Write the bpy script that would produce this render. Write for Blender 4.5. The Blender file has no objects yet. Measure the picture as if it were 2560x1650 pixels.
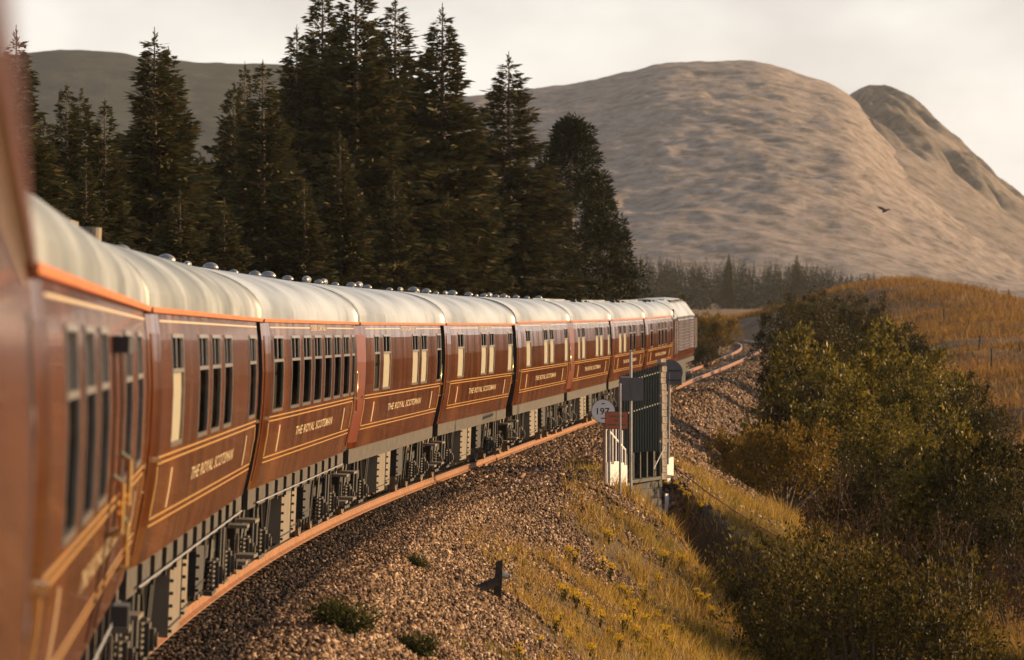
import bpy, math, random
import numpy as np
from mathutils import Vector, Matrix

random.seed(7)
RNG = np.random.default_rng(11)
R = math.radians
scene = bpy.context.scene
COL = scene.collection

# ------------------------------------------------------------------ camera
F = 11500.0            # focal length in photograph pixels (2560 wide)
HC = 2.79              # eye height over the rail head
YH = 860.0             # photograph row of the horizon
cam_d = bpy.data.cameras.new('camera')
cam = bpy.data.objects.new('camera', cam_d)
COL.objects.link(cam)
cam.location = (0, 0, HC)
cam.rotation_euler = (R(90) + math.atan((YH - 825.0) / F), 0, 0)
cam_d.sensor_width = 36.0
cam_d.lens = 36.0 * F / 2560.0
cam_d.clip_start = 0.1
cam_d.clip_end = 12000
cam_d.dof.use_dof = True
cam_d.dof.focus_distance = 92.0
cam_d.dof.aperture_fstop = 4.0
scene.camera = cam

# ------------------------------------------------------------------ sky and sun
SUN_EL, SUN_AZ = R(13.0), R(22.0)      # azimuth measured from +X towards +Y
sdir = Vector((math.cos(SUN_EL) * math.cos(SUN_AZ), math.cos(SUN_EL) * math.sin(SUN_AZ), math.sin(SUN_EL)))
world = bpy.data.worlds.new('World')
scene.world = world
world.use_nodes = True
nt = world.node_tree
nt.nodes.clear()
n_out = nt.nodes.new('ShaderNodeOutputWorld')
n_bg = nt.nodes.new('ShaderNodeBackground')
n_bg.inputs['Strength'].default_value = 0.1
n_sky = nt.nodes.new('ShaderNodeTexSky')
n_sky.sky_type = 'NISHITA'
n_sky.sun_disc = False
n_sky.sun_elevation = SUN_EL
n_sky.sun_rotation = math.atan2(sdir.x, sdir.y)
n_sky.air_density = 1.0
n_sky.dust_density = 1.5
n_tc = nt.nodes.new('ShaderNodeTexCoord')
n_map = nt.nodes.new('ShaderNodeMapping')
n_map.inputs['Scale'].default_value = (10.0, 10.0, 20.0)
n_map.inputs['Location'].default_value = (4.26, 0.8, 8.41)
n_no = nt.nodes.new('ShaderNodeTexNoise')
n_no.inputs['Scale'].default_value = 1.0
n_no.inputs['Detail'].default_value = 5.0
n_no.inputs['Roughness'].default_value = 0.5
n_cr = nt.nodes.new('ShaderNodeValToRGB')
e = n_cr.color_ramp.elements
e[0].position = 0.40; e[0].color = (4.8, 4.6, 4.4, 1)
e[1].position = 0.56; e[1].color = (6.25, 6.05, 5.7, 1)
n_no2 = nt.nodes.new('ShaderNodeTexNoise')
n_no2.inputs['Scale'].default_value = 0.3
n_no2.inputs['Detail'].default_value = 4.0
# cloud closes up towards the horizon, breaks up overhead
n_sep = nt.nodes.new('ShaderNodeSeparateXYZ')
n_thr = nt.nodes.new('ShaderNodeMapRange')
n_thr.inputs['From Min'].default_value = 0.10
n_thr.inputs['From Max'].default_value = 0.50
n_thr.inputs['To Min'].default_value = 0.12
n_thr.inputs['To Max'].default_value = 0.54
n_sub = nt.nodes.new('ShaderNodeMath'); n_sub.operation = 'SUBTRACT'
n_mul = nt.nodes.new('ShaderNodeMath'); n_mul.operation = 'MULTIPLY'; n_mul.inputs[1].default_value = 5.5; n_mul.use_clamp = True
n_cap = nt.nodes.new('ShaderNodeMath'); n_cap.operation = 'MULTIPLY'; n_cap.inputs[1].default_value = 0.97
n_mix = nt.nodes.new('ShaderNodeMix')
n_mix.data_type = 'RGBA'
L = nt.links.new
L(n_tc.outputs['Generated'], n_map.inputs['Vector'])
L(n_map.outputs['Vector'], n_no.inputs['Vector'])
L(n_map.outputs['Vector'], n_no2.inputs['Vector'])
L(n_no.outputs['Fac'], n_cr.inputs['Fac'])
L(n_tc.outputs['Generated'], n_sep.inputs['Vector'])
L(n_sep.outputs['Z'], n_thr.inputs['Value'])
L(n_no2.outputs['Fac'], n_sub.inputs[0]); L(n_thr.outputs['Result'], n_sub.inputs[1])
L(n_sub.outputs['Value'], n_mul.inputs[0]); L(n_mul.outputs['Value'], n_cap.inputs[0])
L(n_cap.outputs['Value'], n_mix.inputs['Factor'])
L(n_sky.outputs['Color'], n_mix.inputs['A'])
L(n_cr.outputs['Color'], n_mix.inputs['B'])
L(n_mix.outputs['Result'], n_bg.inputs['Color'])
L(n_bg.outputs['Background'], n_out.inputs['Surface'])

sun_d = bpy.data.lights.new('sun', 'SUN')
sun_d.energy = 5.0
sun_d.angle = R(0.5)
sun_d.color = (1.0, 0.67, 0.34)
sun = bpy.data.objects.new('sun', sun_d)
sun.rotation_euler = sdir.to_track_quat('Z', 'Y').to_euler()
sun.location = (60, 30, 40)
COL.objects.link(sun)

vs = scene.view_settings
vs.view_transform = 'Standard'
vs.look = 'None'
vs.exposure = 0.74
vs.gamma = 1.0
vs.use_curve_mapping = False
scene.render.engine = 'CYCLES'
scene.cycles.use_denoising = True
scene.cycles.max_bounces = 6
scene.cycles.diffuse_bounces = 3
scene.cycles.glossy_bounces = 3
scene.cycles.transmission_bounces = 4
scene.cycles.transparent_max_bounces = 8
scene.cycles.volume_bounces = 0
scene.cycles.caustics_reflective = False
scene.cycles.caustics_refractive = False
scene.cycles.sample_clamp_indirect = 4.0

# ------------------------------------------------------------------ materials
M = {}
def new_mat(name):
    m = bpy.data.materials.new(name)
    m.use_nodes = True
    return m, m.node_tree, m.node_tree.nodes['Principled BSDF']

def ramp(nt, cols, pos=None):
    r = nt.nodes.new('ShaderNodeValToRGB')
    el = r.color_ramp.elements
    n = len(cols)
    pos = pos or [i / (n - 1) for i in range(n)]
    while len(el) < n: el.new(0.5)
    for i in range(n):
        el[i].position = pos[i]
        el[i].color = (*cols[i], 1)
    return r

def mat_noise(name, cols, scale=4.0, rough=0.6, metal=0.0, bump=0.0, bscale=None, stretch=(1, 1, 1), detail=6, coat=0.0, spec=0.5, pos=None, coord='Object', bdist=0.02, nrough=0.55):
    m, nt, b = new_mat(name)
    tc = nt.nodes.new('ShaderNodeTexCoord')
    mp = nt.nodes.new('ShaderNodeMapping')
    mp.inputs['Scale'].default_value = stretch
    no = nt.nodes.new('ShaderNodeTexNoise')
    no.inputs['Scale'].default_value = scale
    no.inputs['Detail'].default_value = detail
    no.inputs['Roughness'].default_value = nrough
    rp = ramp(nt, cols, pos or [0.3 + 0.4 * i / max(1, len(cols) - 1) for i in range(len(cols))])
    k = nt.links.new
    k(tc.outputs[coord], mp.inputs['Vector'])
    k(mp.outputs['Vector'], no.inputs['Vector'])
    k(no.outputs['Fac'], rp.inputs['Fac'])
    k(rp.outputs['Color'], b.inputs['Base Color'])
    b.inputs['Roughness'].default_value = rough
    b.inputs['Metallic'].default_value = metal
    b.inputs['Coat Weight'].default_value = coat
    b.inputs['Specular IOR Level'].default_value = spec
    if bump:
        n2 = nt.nodes.new('ShaderNodeTexNoise')
        n2.inputs['Scale'].default_value = bscale or scale
        n2.inputs['Detail'].default_value = 4
        bp = nt.nodes.new('ShaderNodeBump')
        bp.inputs['Strength'].default_value = bump
        bp.inputs['Distance'].default_value = bdist
        k(mp.outputs['Vector'], n2.inputs['Vector'])
        k(n2.outputs['Fac'], bp.inputs['Height'])
        k(bp.outputs['Normal'], b.inputs['Normal'])
    M[name] = m
    return m

def mat_leaf(name, cols, trans=0.35, rough=0.5, pos=None, spec=0.08):
    """random colour for each leaf or blade, part of the light passes through"""
    m, nt, b = new_mat(name)
    k = nt.links.new
    g = nt.nodes.new('ShaderNodeNewGeometry')
    rp = ramp(nt, cols, pos)
    k(g.outputs['Random Per Island'], rp.inputs['Fac'])
    k(rp.outputs['Color'], b.inputs['Base Color'])
    b.inputs['Roughness'].default_value = rough
    b.inputs['Specular IOR Level'].default_value = spec
    tr = nt.nodes.new('ShaderNodeBsdfTranslucent')
    k(rp.outputs['Color'], tr.inputs['Color'])
    mx = nt.nodes.new('ShaderNodeMixShader')
    mx.inputs['Fac'].default_value = trans
    k(b.outputs['BSDF'], mx.inputs[1])
    k(tr.outputs['BSDF'], mx.inputs[2])
    k(mx.outputs['Shader'], nt.nodes['Material Output'].inputs['Surface'])
    M[name] = m
    return m

def mat_glass(name):
    m, nt, b = new_mat(name)
    k = nt.links.new
    fr = nt.nodes.new('ShaderNodeFresnel'); fr.inputs['IOR'].default_value = 1.5
    gl = nt.nodes.new('ShaderNodeBsdfGlossy'); gl.inputs['Roughness'].default_value = 0.02
    tr = nt.nodes.new('ShaderNodeBsdfTransparent'); tr.inputs['Color'].default_value = (0.72, 0.70, 0.66, 1)
    mt = nt.nodes.new('ShaderNodeMath'); mt.operation = 'MULTIPLY'; mt.inputs[1].default_value = 0.08
    mx = nt.nodes.new('ShaderNodeMixShader')
    k(fr.outputs['Fac'], mt.inputs[0])
    k(mt.outputs['Value'], mx.inputs['Fac'])
    k(tr.outputs['BSDF'], mx.inputs[1]); k(gl.outputs['BSDF'], mx.inputs[2])
    k(mx.outputs['Shader'], nt.nodes['Material Output'].inputs['Surface'])
    M[name] = m

mat_noise('maroon', [(0.050, 0.010, 0.004), (0.11, 0.024, 0.007), (0.24, 0.075, 0.018)], 1.0, 0.16, 0, 0.8, 0.8, (1, 1.1, 0.10), coat=0.15, bdist=0.09, nrough=0.75, pos=[0.36, 0.5, 0.68])
mat_noise('maroon_end', [(0.13, 0.026, 0.012), (0.18, 0.036, 0.016)], 2, 0.35)
mat_noise('roof_paint', [(0.13, 0.14, 0.145), (0.32, 0.345, 0.37), (0.43, 0.47, 0.51)], 0.7, 0.36, 0, 0.05, 3, (1.4, 0.5, 1), spec=0.5)
mat_noise('roof_dirty', [(0.065, 0.07, 0.06), (0.18, 0.19, 0.18), (0.37, 0.395, 0.41)], 1.3, 0.45, 0, 0.05, 3, (1.0, 0.4, 0.6))
mat_noise('orange_paint', [(0.52, 0.12, 0.015), (0.62, 0.18, 0.03)], 2, 0.45)
mat_noise('gold_paint', [(0.42, 0.22, 0.045), (0.54, 0.30, 0.07)], 6, 0.35)
mat_noise('cream_paint', [(0.52, 0.40, 0.24), (0.62, 0.48, 0.30)], 6, 0.4)
mat_noise('window_alloy', [(0.20, 0.18, 0.16), (0.32, 0.29, 0.26)], 9, 0.3, 0.6)
mat_noise('brass', [(0.80, 0.55, 0.22), (0.88, 0.66, 0.32)], 9, 0.22, 1.0)
mat_noise('steel_vent', [(0.20, 0.19, 0.185), (0.30, 0.29, 0.28)], 9, 0.35, 0.5)
mat_noise('blind', [(0.60, 0.58, 0.50), (0.70, 0.68, 0.59)], 7, 0.8)
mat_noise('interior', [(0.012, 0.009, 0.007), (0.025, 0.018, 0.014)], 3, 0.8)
mat_noise('rubber', [(0.012, 0.012, 0.012), (0.02, 0.02, 0.02)], 6, 0.7)
mat_noise('grime', [(0.022, 0.017, 0.012), (0.045, 0.034, 0.025), (0.085, 0.064, 0.046)], 5, 0.7, 0, 0.15, 18)
mat_noise('grime_dark', [(0.012, 0.010, 0.009), (0.028, 0.022, 0.018)], 6, 0.7, 0, 0.15, 18)
mat_noise('box_tan', [(0.125, 0.098, 0.068), (0.19, 0.15, 0.105)], 2, 0.6)
mat_noise('wheel_steel', [(0.16, 0.12, 0.09), (0.24, 0.18, 0.13)], 8, 0.5, 0.3)
mat_noise('rail_rust', [(0.20, 0.085, 0.035), (0.32, 0.14, 0.056)], 3, 0.75, 0, 0.2, 30)
mat_noise('rail_head', [(0.45, 0.42, 0.40), (0.55, 0.52, 0.5)], 6, 0.3, 0.9)
mat_noise('sleeper_wood', [(0.05, 0.038, 0.03), (0.11, 0.08, 0.06)], 4, 0.85, 0, 0.4, 20)
mat_noise('white_paint', [(0.72, 0.71, 0.69), (0.80, 0.79, 0.77)], 5, 0.5)
mat_noise('black_paint', [(0.015, 0.015, 0.016), (0.03, 0.03, 0.03)], 5, 0.5)
mat_noise('orange_sign', [(0.42, 0.10, 0.035), (0.48, 0.12, 0.04)], 4, 0.5)
mat_noise('sign_back', [(0.085, 0.078, 0.078), (0.12, 0.11, 0.11)], 4, 0.55)
mat_noise('galvanised', [(0.26, 0.25, 0.24), (0.40, 0.39, 0.38)], 8, 0.4, 0.4)
mat_noise('green_paint', [(0.005, 0.013, 0.009), (0.010, 0.022, 0.015)], 4, 0.5)
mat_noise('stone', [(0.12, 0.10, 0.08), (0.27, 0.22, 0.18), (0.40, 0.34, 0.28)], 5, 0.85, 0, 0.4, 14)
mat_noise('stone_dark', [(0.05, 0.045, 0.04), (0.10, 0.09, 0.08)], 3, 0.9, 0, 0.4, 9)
mat_noise('old_timber', [(0.02, 0.015, 0.012), (0.05, 0.038, 0.03)], 6, 0.85, 0, 0.4, 20)
mat_noise('post_timber', [(0.22, 0.12, 0.06), (0.30, 0.17, 0.09)], 6, 0.8)
mat_noise('bark', [(0.12, 0.08, 0.055), (0.22, 0.155, 0.11)], 6, 0.85, 0, 0.5, 14)
mat_noise('bark_birch', [(0.05, 0.034, 0.024), (0.12, 0.085, 0.06)], 6, 0.8)
mat_noise('bird_feather', [(0.05, 0.03, 0.02), (0.09, 0.06, 0.04)], 9, 0.8)
mat_glass('glass')
mat_leaf('needles', [(0.026, 0.030, 0.011), (0.060, 0.060, 0.019), (0.105, 0.085, 0.028), (0.12, 0.075, 0.028)], 0.12, 0.6)
mat_leaf('needles_pine', [(0.014, 0.020, 0.008), (0.030, 0.032, 0.012), (0.055, 0.045, 0.016)], 0.1, 0.6)
mat_leaf('needles_far', [(0.014, 0.016, 0.009), (0.028, 0.028, 0.014)], 0.1, 0.7)
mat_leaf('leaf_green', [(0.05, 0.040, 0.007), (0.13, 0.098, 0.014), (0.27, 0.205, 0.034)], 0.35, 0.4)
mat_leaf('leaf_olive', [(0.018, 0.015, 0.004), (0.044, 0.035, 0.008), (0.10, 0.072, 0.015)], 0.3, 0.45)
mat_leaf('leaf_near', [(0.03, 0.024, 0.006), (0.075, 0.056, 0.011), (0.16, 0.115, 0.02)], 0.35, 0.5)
mat_leaf('leaf_gold', [(0.14, 0.085, 0.014), (0.22, 0.13, 0.02), (0.17, 0.12, 0.03)], 0.4, 0.45)
mat_leaf('leaf_brown', [(0.035, 0.016, 0.008), (0.06, 0.027, 0.012), (0.09, 0.05, 0.018)], 0.3, 0.6)
mat_leaf('grass_straw', [(0.56, 0.36, 0.10), (0.13, 0.065, 0.02), (0.50, 0.29, 0.055), (0.30, 0.22, 0.03), (0.66, 0.46, 0.15), (0.08, 0.045, 0.014), (0.56, 0.34, 0.075)], 0.45, 0.6)
mat_leaf('grass_green', [(0.18, 0.16, 0.018), (0.34, 0.28, 0.03), (0.08, 0.075, 0.012), (0.40, 0.31, 0.045)], 0.45, 0.6)
mat_leaf('grass_orange', [(0.33, 0.165, 0.045), (0.13, 0.06, 0.02), (0.44, 0.25, 0.075), (0.08, 0.04, 0.014), (0.26, 0.15, 0.04)], 0.45, 0.6)
mat_leaf('flower_yellow', [(0.70, 0.45, 0.01), (0.85, 0.58, 0.02)], 0.3, 0.6)
mat_leaf('weed_green', [(0.045, 0.05, 0.014), (0.08, 0.08, 0.02)], 0.35, 0.5)
mat_leaf('ballast_oily', [(0.016, 0.011, 0.008), (0.035, 0.024, 0.017), (0.08, 0.05, 0.035), (0.22, 0.14, 0.10)], 0.0, 0.7, [0, 0.5, 0.85, 1], 0.15)  # darker ballast copy: the trough's shade is put into the stone colour
mat_leaf('ballast', [(0.035, 0.021, 0.012), (0.10, 0.06, 0.034), (0.21, 0.127, 0.074), (0.34, 0.22, 0.135), (0.54, 0.385, 0.265)], 0.0, 0.7, [0, 0.25, 0.55, 0.85, 1])

# ------------------------------------------------------------------ mesh helpers
def link(o, parent=None):
    COL.objects.link(o)
    if parent is not None: o.parent = parent
    return o

def ob(name, data, parent=None, loc=None, rot=None):
    o = bpy.data.objects.new(name, data)
    if loc is not None: o.location = loc
    if rot is not None: o.rotation_euler = rot
    return link(o, parent)

def tag(o, label=None, cat=None, group=None, kind=None):
    if label: o['label'] = label
    if cat: o['category'] = cat
    if group: o['group'] = group
    if kind: o['kind'] = kind
    return o

def empty(name, loc=(0, 0, 0), rot=(0, 0, 0)):
    o = bpy.data.objects.new(name, None)
    o.empty_display_size = 0.3
    o.location = loc; o.rotation_euler = rot
    return link(o)

def np_mesh(name, verts, faces, mat, smooth=False):
    """verts (n,3), faces (m,k) arrays -> mesh, quickly"""
    me = bpy.data.meshes.new(name)
    verts = np.asarray(verts, dtype=np.float32); faces = np.asarray(faces, dtype=np.int32)
    m, k = faces.shape
    me.vertices.add(len(verts)); me.vertices.foreach_set('co', verts.ravel())
    me.loops.add(m * k); me.loops.foreach_set('vertex_index', faces.ravel())
    me.polygons.add(m)
    me.polygons.foreach_set('loop_start', np.arange(0, m * k, k, dtype=np.int32))
    me.polygons.foreach_set('loop_total', np.full(m, k, dtype=np.int32))
    if smooth: me.polygons.foreach_set('use_smooth', np.ones(m, dtype=bool))
    me.update(calc_edges=True)
    me.validate()
    me.materials.append(M[mat] if isinstance(mat, str) else mat)
    return me

class MB:
    def __init__(self): self.v = []; self.f = []
    def add(self, vs, fs):
        n = len(self.v); self.v += [tuple(p) for p in vs]
        self.f += [tuple(i + n for i in f) for f in fs]; return self
    def box(self, c, s, bevel=0.0):
        cx, cy, cz = c; a, b, d = s[0] / 2, s[1] / 2, s[2] / 2
        vs = [(cx + i * a, cy + j * b, cz + k * d) for k in (-1, 1) for j in (-1, 1) for i in (-1, 1)]
        return self.add(vs, [(0, 2, 3, 1), (4, 5, 7, 6), (0, 1, 5, 4), (2, 6, 7, 3), (0, 4, 6, 2), (1, 3, 7, 5)])
    def tube(self, p0, p1, r0, r1=None, n=8, cap=True):
        r1 = r0 if r1 is None else r1
        p0 = Vector(p0); p1 = Vector(p1); d = (p1 - p0).normalized()
        a = d.orthogonal().normalized(); b = d.cross(a)
        vs = []
        for p, r in ((p0, r0), (p1, r1)):
            for i in range(n):
                t = 2 * math.pi * i / n
                vs.append(p + (a * math.cos(t) + b * math.sin(t)) * r)
        fs = [(i, (i + 1) % n, n + (i + 1) % n, n + i) for i in range(n)]
        if cap: fs += [tuple(range(n - 1, -1, -1)), tuple(range(n, 2 * n))]
        return self.add(vs, fs)
    def path(self, pts, r, n=6):
        for i in range(len(pts) - 1): self.tube(pts[i], pts[i + 1], r, r, n)
        return self
    def lathe(self, prof, axis='x', o=(0, 0, 0), n=24):
        """prof: list of (along, radius)"""
        vs = []
        for al, r in prof:
            for i in range(n):
                t = 2 * math.pi * i / n; c, s = math.cos(t) * r, math.sin(t) * r
                p = {'x': (al, c, s), 'y': (c, al, s), 'z': (c, s, al)}[axis]
                vs.append((p[0] + o[0], p[1] + o[1], p[2] + o[2]))
        fs = []
        for j in range(len(prof) - 1):
            for i in range(n):
                fs.append((j * n + i, j * n + (i + 1) % n, (j + 1) * n + (i + 1) % n, (j + 1) * n + i))
        return self.add(vs, fs)
    def mesh(self, name, mat, smooth=False):
        me = bpy.data.meshes.new(name)
        me.from_pydata(self.v, [], self.f); me.update()
        me.materials.append(M[mat])
        if smooth:
            me.polygons.foreach_set('use_smooth', np.ones(len(me.polygons), dtype=bool))
        return me
    def build(self, name, mat, parent=None, smooth=False, loc=None):
        return ob(name, self.mesh(name, mat, smooth), parent, loc)

# ------------------------------------------------------------------ noise
def vnoise(x, y, seed=0):
    x = np.asarray(x, dtype=np.float64); y = np.asarray(y, dtype=np.float64)
    ix = np.floor(x).astype(np.int64); iy = np.floor(y).astype(np.int64)
    fx = x - ix; fy = y - iy
    fx = fx * fx * (3 - 2 * fx); fy = fy * fy * (3 - 2 * fy)
    def h(a, b):
        v = (a * 374761393 + b * 668265263 + seed * 974711) & 0xffffffff
        v = ((v ^ (v >> 13)) * 1274126177) & 0xffffffff
        v = v ^ (v >> 16)
        return v / 4294967295.0
    return (h(ix, iy) * (1 - fx) + h(ix + 1, iy) * fx) * (1 - fy) + (h(ix, iy + 1) * (1 - fx) + h(ix + 1, iy + 1) * fx) * fy
def fbm(x, y, s, octv=4, seed=0, gain=0.5):
    t = 0; a = 1.0; w = 0
    for i in range(octv):
        t = t + a * (vnoise(np.asarray(x) / s + 17.3 * i, np.asarray(y) / s - 9.1 * i, seed + i) - 0.5)
        w += a; a *= gain; s *= 0.5
    return t / w * 2.0       # about -1..1

# ------------------------------------------------------------------ the line of the railway
def spline(xs, ys):
    xs = np.array(xs, float); ys = np.array(ys, float); n = len(xs)
    h = np.diff(xs); A = np.zeros((n, n)); r = np.zeros(n)
    A[0, 0] = A[-1, -1] = 1
    for i in range(1, n - 1):
        A[i, i - 1] = h[i - 1]; A[i, i] = 2 * (h[i - 1] + h[i]); A[i, i + 1] = h[i]
        r[i] = 6 * ((ys[i + 1] - ys[i]) / h[i] - (ys[i] - ys[i - 1]) / h[i - 1])
    m = np.linalg.solve(A, r)
    def f(x):
        x = np.asarray(x, float); xc = np.clip(x, xs[0], xs[-1])
        i = np.clip(np.searchsorted(xs, xc) - 1, 0, n - 2)
        t = xc - xs[i]; hh = h[i]
        a = (m[i + 1] - m[i]) / (6 * hh); b = m[i] / 2
        c = (ys[i + 1] - ys[i]) / hh - hh * (2 * m[i] + m[i + 1]) / 6
        v = ys[i] + t * (c + t * (b + t * a))
        lo = (ys[1] - ys[0]) / h[0]; hi = (ys[-1] - ys[-2]) / h[-1]
        return v + np.where(x < xs[0], (x - xs[0]) * lo, 0) + np.where(x > xs[-1], (x - xs[-1]) * hi, 0)
    return f
# right-hand body side at each carriage joint (depth, X)
NODES = [(-3.1, 0.24), (17.0, -1.80), (37.0, -2.94), (57.0, -3.12), (77.0, -2.59), (97.0, -1.43), (117.0, 0.08), (137.0, 1.71), (157.0, 3.37), (177.0, 5.11), (197.0, 6.89), (219.0, 8.75)]
xc = spline([-60, -30] + [d for d, x in NODES] + [250, 285, 320, 350, 380, 420, 470, 560],
            [10.5, 4.0] + [x - 1.46 for d, x in NODES] + [10.2, 13.5, 16.5, 18.1, 18.0, 15.2, 8.5, -8.0])
zr = spline([-60, 0, 57, 77, 97, 117, 137, 157, 180, 219, 300, 380, 480, 600], [0, 0, 0.0, 0.05, 0.12, 0.20, 0.33, 0.47, 0.68, 1.15, 2.35, 3.45, 4.4, 5.0])

DROP = 0.26            # rail head below the datum the bodies are drawn from
def smax(a, b, k):
    h = np.clip(0.5 + 0.5 * (a - b) / k, 0, 1)
    return b + (a - b) * h + k * h * (1 - h)
def sstep(a, b, x):
    t = np.clip((x - a) / (b - a), 0, 1); return t * t * (3 - 2 * t)

NB = spline([-60, 0, 70, 110, 150, 200, 250, 300, 360, 420, 520, 700, 1000, 1500, 2600, 5000], [-4, -4, -4.0, -4.0, -3.4, -1.7, 0.3, 2.2, 3.9, 4.8, 4.2, 5.0, 8, 16, 26, 40])
def gully(x, y):
    """1 inside the ravine below the bridge"""
    l1 = 2.9 + (105.0 - y) * (3.1 / 15.0)          # near crest X at depth y
    l2 = 4.4 + (119.5 - y) * (2.4 / 10.0)          # far crest
    a = sstep(-0.1, 1.1, x - l1); b = sstep(-0.1, 1.2, l2 - x)
    c = sstep(121.0, 118.5, y)
    return a * b * c
def ground_z(x, y):
    x = np.asarray(x, float); y = np.asarray(y, float)
    X0 = xc(y); Z = zr(y) - DROP; u = x - X0; au = np.abs(u)
    wide = 2.1 * sstep(92, 103, y) * sstep(150, 134, y)
    half = 2.35 + np.where(u > 0, wide, 0)
    slope = np.where(u > 0, 0.60, 0.5)
    E = Z - 0.20 + 0.06 * sstep(0.85, 1.0, au) - slope * np.maximum(0, au - half)
    E = E + 0.10 * np.exp(-((u - 2.2) / 0.45) ** 2) * (y < 100)
    Nr = NB(y) + 0.07 * np.clip(u - 8, -20, 14) + 2.9 * np.exp(-((x - 34) / 9) ** 2 - ((y - 410) / 40) ** 2)
    Nr = Nr + (0.55 * fbm(x, y, 7, 3, 3) + 0.8 * fbm(x, y, 40, 2, 5)) * sstep(8, 14, au)
    Nl = Z - 0.9 + 0.03 * np.clip(au - 6, 0, 80) + 0.4 * fbm(x, y, 20, 3, 8) * sstep(4, 10, au)
    far = sstep(480, 900, y)
    Nl = Nl * (1 - far) + NB(y) * far
    N = np.where(u > 0, Nr, Nl)
    z = smax(E, N, 0.8)
    cut = Z - 0.22 + 0.55 * np.maximum(0, au - 2.7)
    z = np.where(y < 560, np.minimum(z, cut), N)
    z = z + (0.11 * fbm(x, y, 1.5, 3, 21) + 0.16 * fbm(x * 0.35, y, 2.2, 3, 23)) * sstep(2.6, 4.4, au)
    z = z - 2.3 * gully(x, y) * sstep(1.6, 2.2, u - 1.9)
    return z
def gz(x, y): return float(ground_z(np.array([x]), np.array([y]))[0])
def ray(px, py, d):
    return ((px - 1280.0) / F * d, d, HC + (YH - py) / F * d)
def hit(px, py, d0=30.0, d1=700.0):
    ds = np.concatenate([np.arange(d0, 200, 0.1), np.arange(200, d1, 0.5)])
    xs = (px - 1280.0) / F * ds; zs = HC + (YH - py) / F * ds
    g = ground_z(xs, ds); i = np.argmax(zs < g)
    if not (zs < g).any(): i = len(ds) - 1
    return float(xs[i]), float(ds[i]), float(g[i])

# ------------------------------------------------------------------ ground sheet
def seg(a, b, s): return np.arange(a, b, s)
gx = np.concatenate([-np.geomspace(4200, 60, 26), seg(-60, -12, 2.4), seg(-12, -1, 0.4), seg(-1, 11, 0.28), seg(11, 30, 0.7), seg(30, 62, 1.6), np.geomspace(62, 4200, 26)])
gy = np.concatenate([seg(-120, 30, 6), seg(30, 126, 0.42), seg(126, 240, 1.0), seg(240, 480, 2.2), np.geomspace(480, 6500, 46)])
GX, GY = np.meshgrid(gx, gy)
GZ = ground_z(GX, GY)
nx, ny = len(gx), len(gy)
idx = np.arange(nx * ny).reshape(ny, nx)
faces = np.stack([idx[:-1, :-1], idx[:-1, 1:], idx[1:, 1:], idx[1:, :-1]], -1).reshape(-1, 4)

def ground_material():
    m, nt, b = new_mat('ground_mix')
    k = nt.links.new
    tc = nt.nodes.new('ShaderNodeTexCoord')
    def noise(s, d=6, r=0.6):
        n = nt.nodes.new('ShaderNodeTexNoise'); n.inputs['Scale'].default_value = s; n.inputs['Detail'].default_value = d; n.inputs['Roughness'].default_value = r
        k(tc.outputs['Object'], n.inputs['Vector']); return n
    def mix(f, a, c):
        x = nt.nodes.new('ShaderNodeMix'); x.data_type = 'RGBA'
        k(f, x.inputs['Factor']); k(a, x.inputs['A']); k(c, x.inputs['B']); return x.outputs['Result']
    vo = nt.nodes.new('ShaderNodeTexVoronoi'); vo.inputs['Scale'].default_value = 16
    k(tc.outputs['Object'], vo.inputs['Vector'])
    sep = nt.nodes.new('ShaderNodeSeparateColor'); k(vo.outputs['Color'], sep.inputs['Color'])
    stones = ramp(nt, [(0.03, 0.018, 0.011), (0.09, 0.052, 0.032), (0.20, 0.12, 0.08)]); k(sep.outputs['Red'], stones.inputs['Fac'])
    n1 = noise(1.3); soil = ramp(nt, [(0.035, 0.022, 0.010), (0.09, 0.052, 0.018), (0.08, 0.06, 0.014)], [0.3, 0.55, 0.7]); k(n1.outputs['Fac'], soil.inputs['Fac'])
    n2 = noise(0.35, 8, 0.65); moor = ramp(nt, [(0.07, 0.034, 0.014), (0.15, 0.075, 0.026), (0.24, 0.13, 0.045)], [0.35, 0.5, 0.65]); k(n2.outputs['Fac'], moor.inputs['Fac'])
    a1 = nt.nodes.new('ShaderNodeAttribute'); a1.attribute_name = 'ballast'
    a2 = nt.nodes.new('ShaderNodeAttribute'); a2.attribute_name = 'moor'
    c = mix(a2.outputs['Fac'], soil.outputs['Color'], moor.outputs['Color'])
    c = mix(a1.outputs['Fac'], c, stones.outputs['Color'])
    k(c, b.inputs['Base Color'])
    b.inputs['Roughness'].default_value = 0.9
    bp = nt.nodes.new('ShaderNodeBump'); bp.inputs['Strength'].default_value = 0.8; bp.inputs['Distance'].default_value = 0.05
    k(vo.outputs['Distance'], bp.inputs['Height']); k(bp.outputs['Normal'], b.inputs['Normal'])
    return m
def ballast_amount(x, y):
    u = x - xc(y)
    edge = 4.1 + 1.4 * sstep(75, 98, y) + 2.6 * fbm(x, y, 2.6, 3, 31) + 2.2 * fbm(x, y, 8, 2, 33) + 1.0 * sstep(112, 124, y)
    patch = 0.55 * sstep(0.22, 0.45, fbm(x * 0.45, y, 2.4, 3, 37)) * sstep(11.5, 8.5, u)
    return np.maximum(sstep(edge + 1.1, edge - 1.1, u), patch) * sstep(-4.5, -3.0, u)
me = np_mesh('ground', np.stack([GX, GY, GZ], -1).reshape(-1, 3), faces, ground_material(), True)
a = me.attributes.new('ballast', 'FLOAT', 'POINT'); a.data.foreach_set('value', (ballast_amount(GX, GY) * (GY < 372)).astype(np.float32).ravel())
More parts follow.
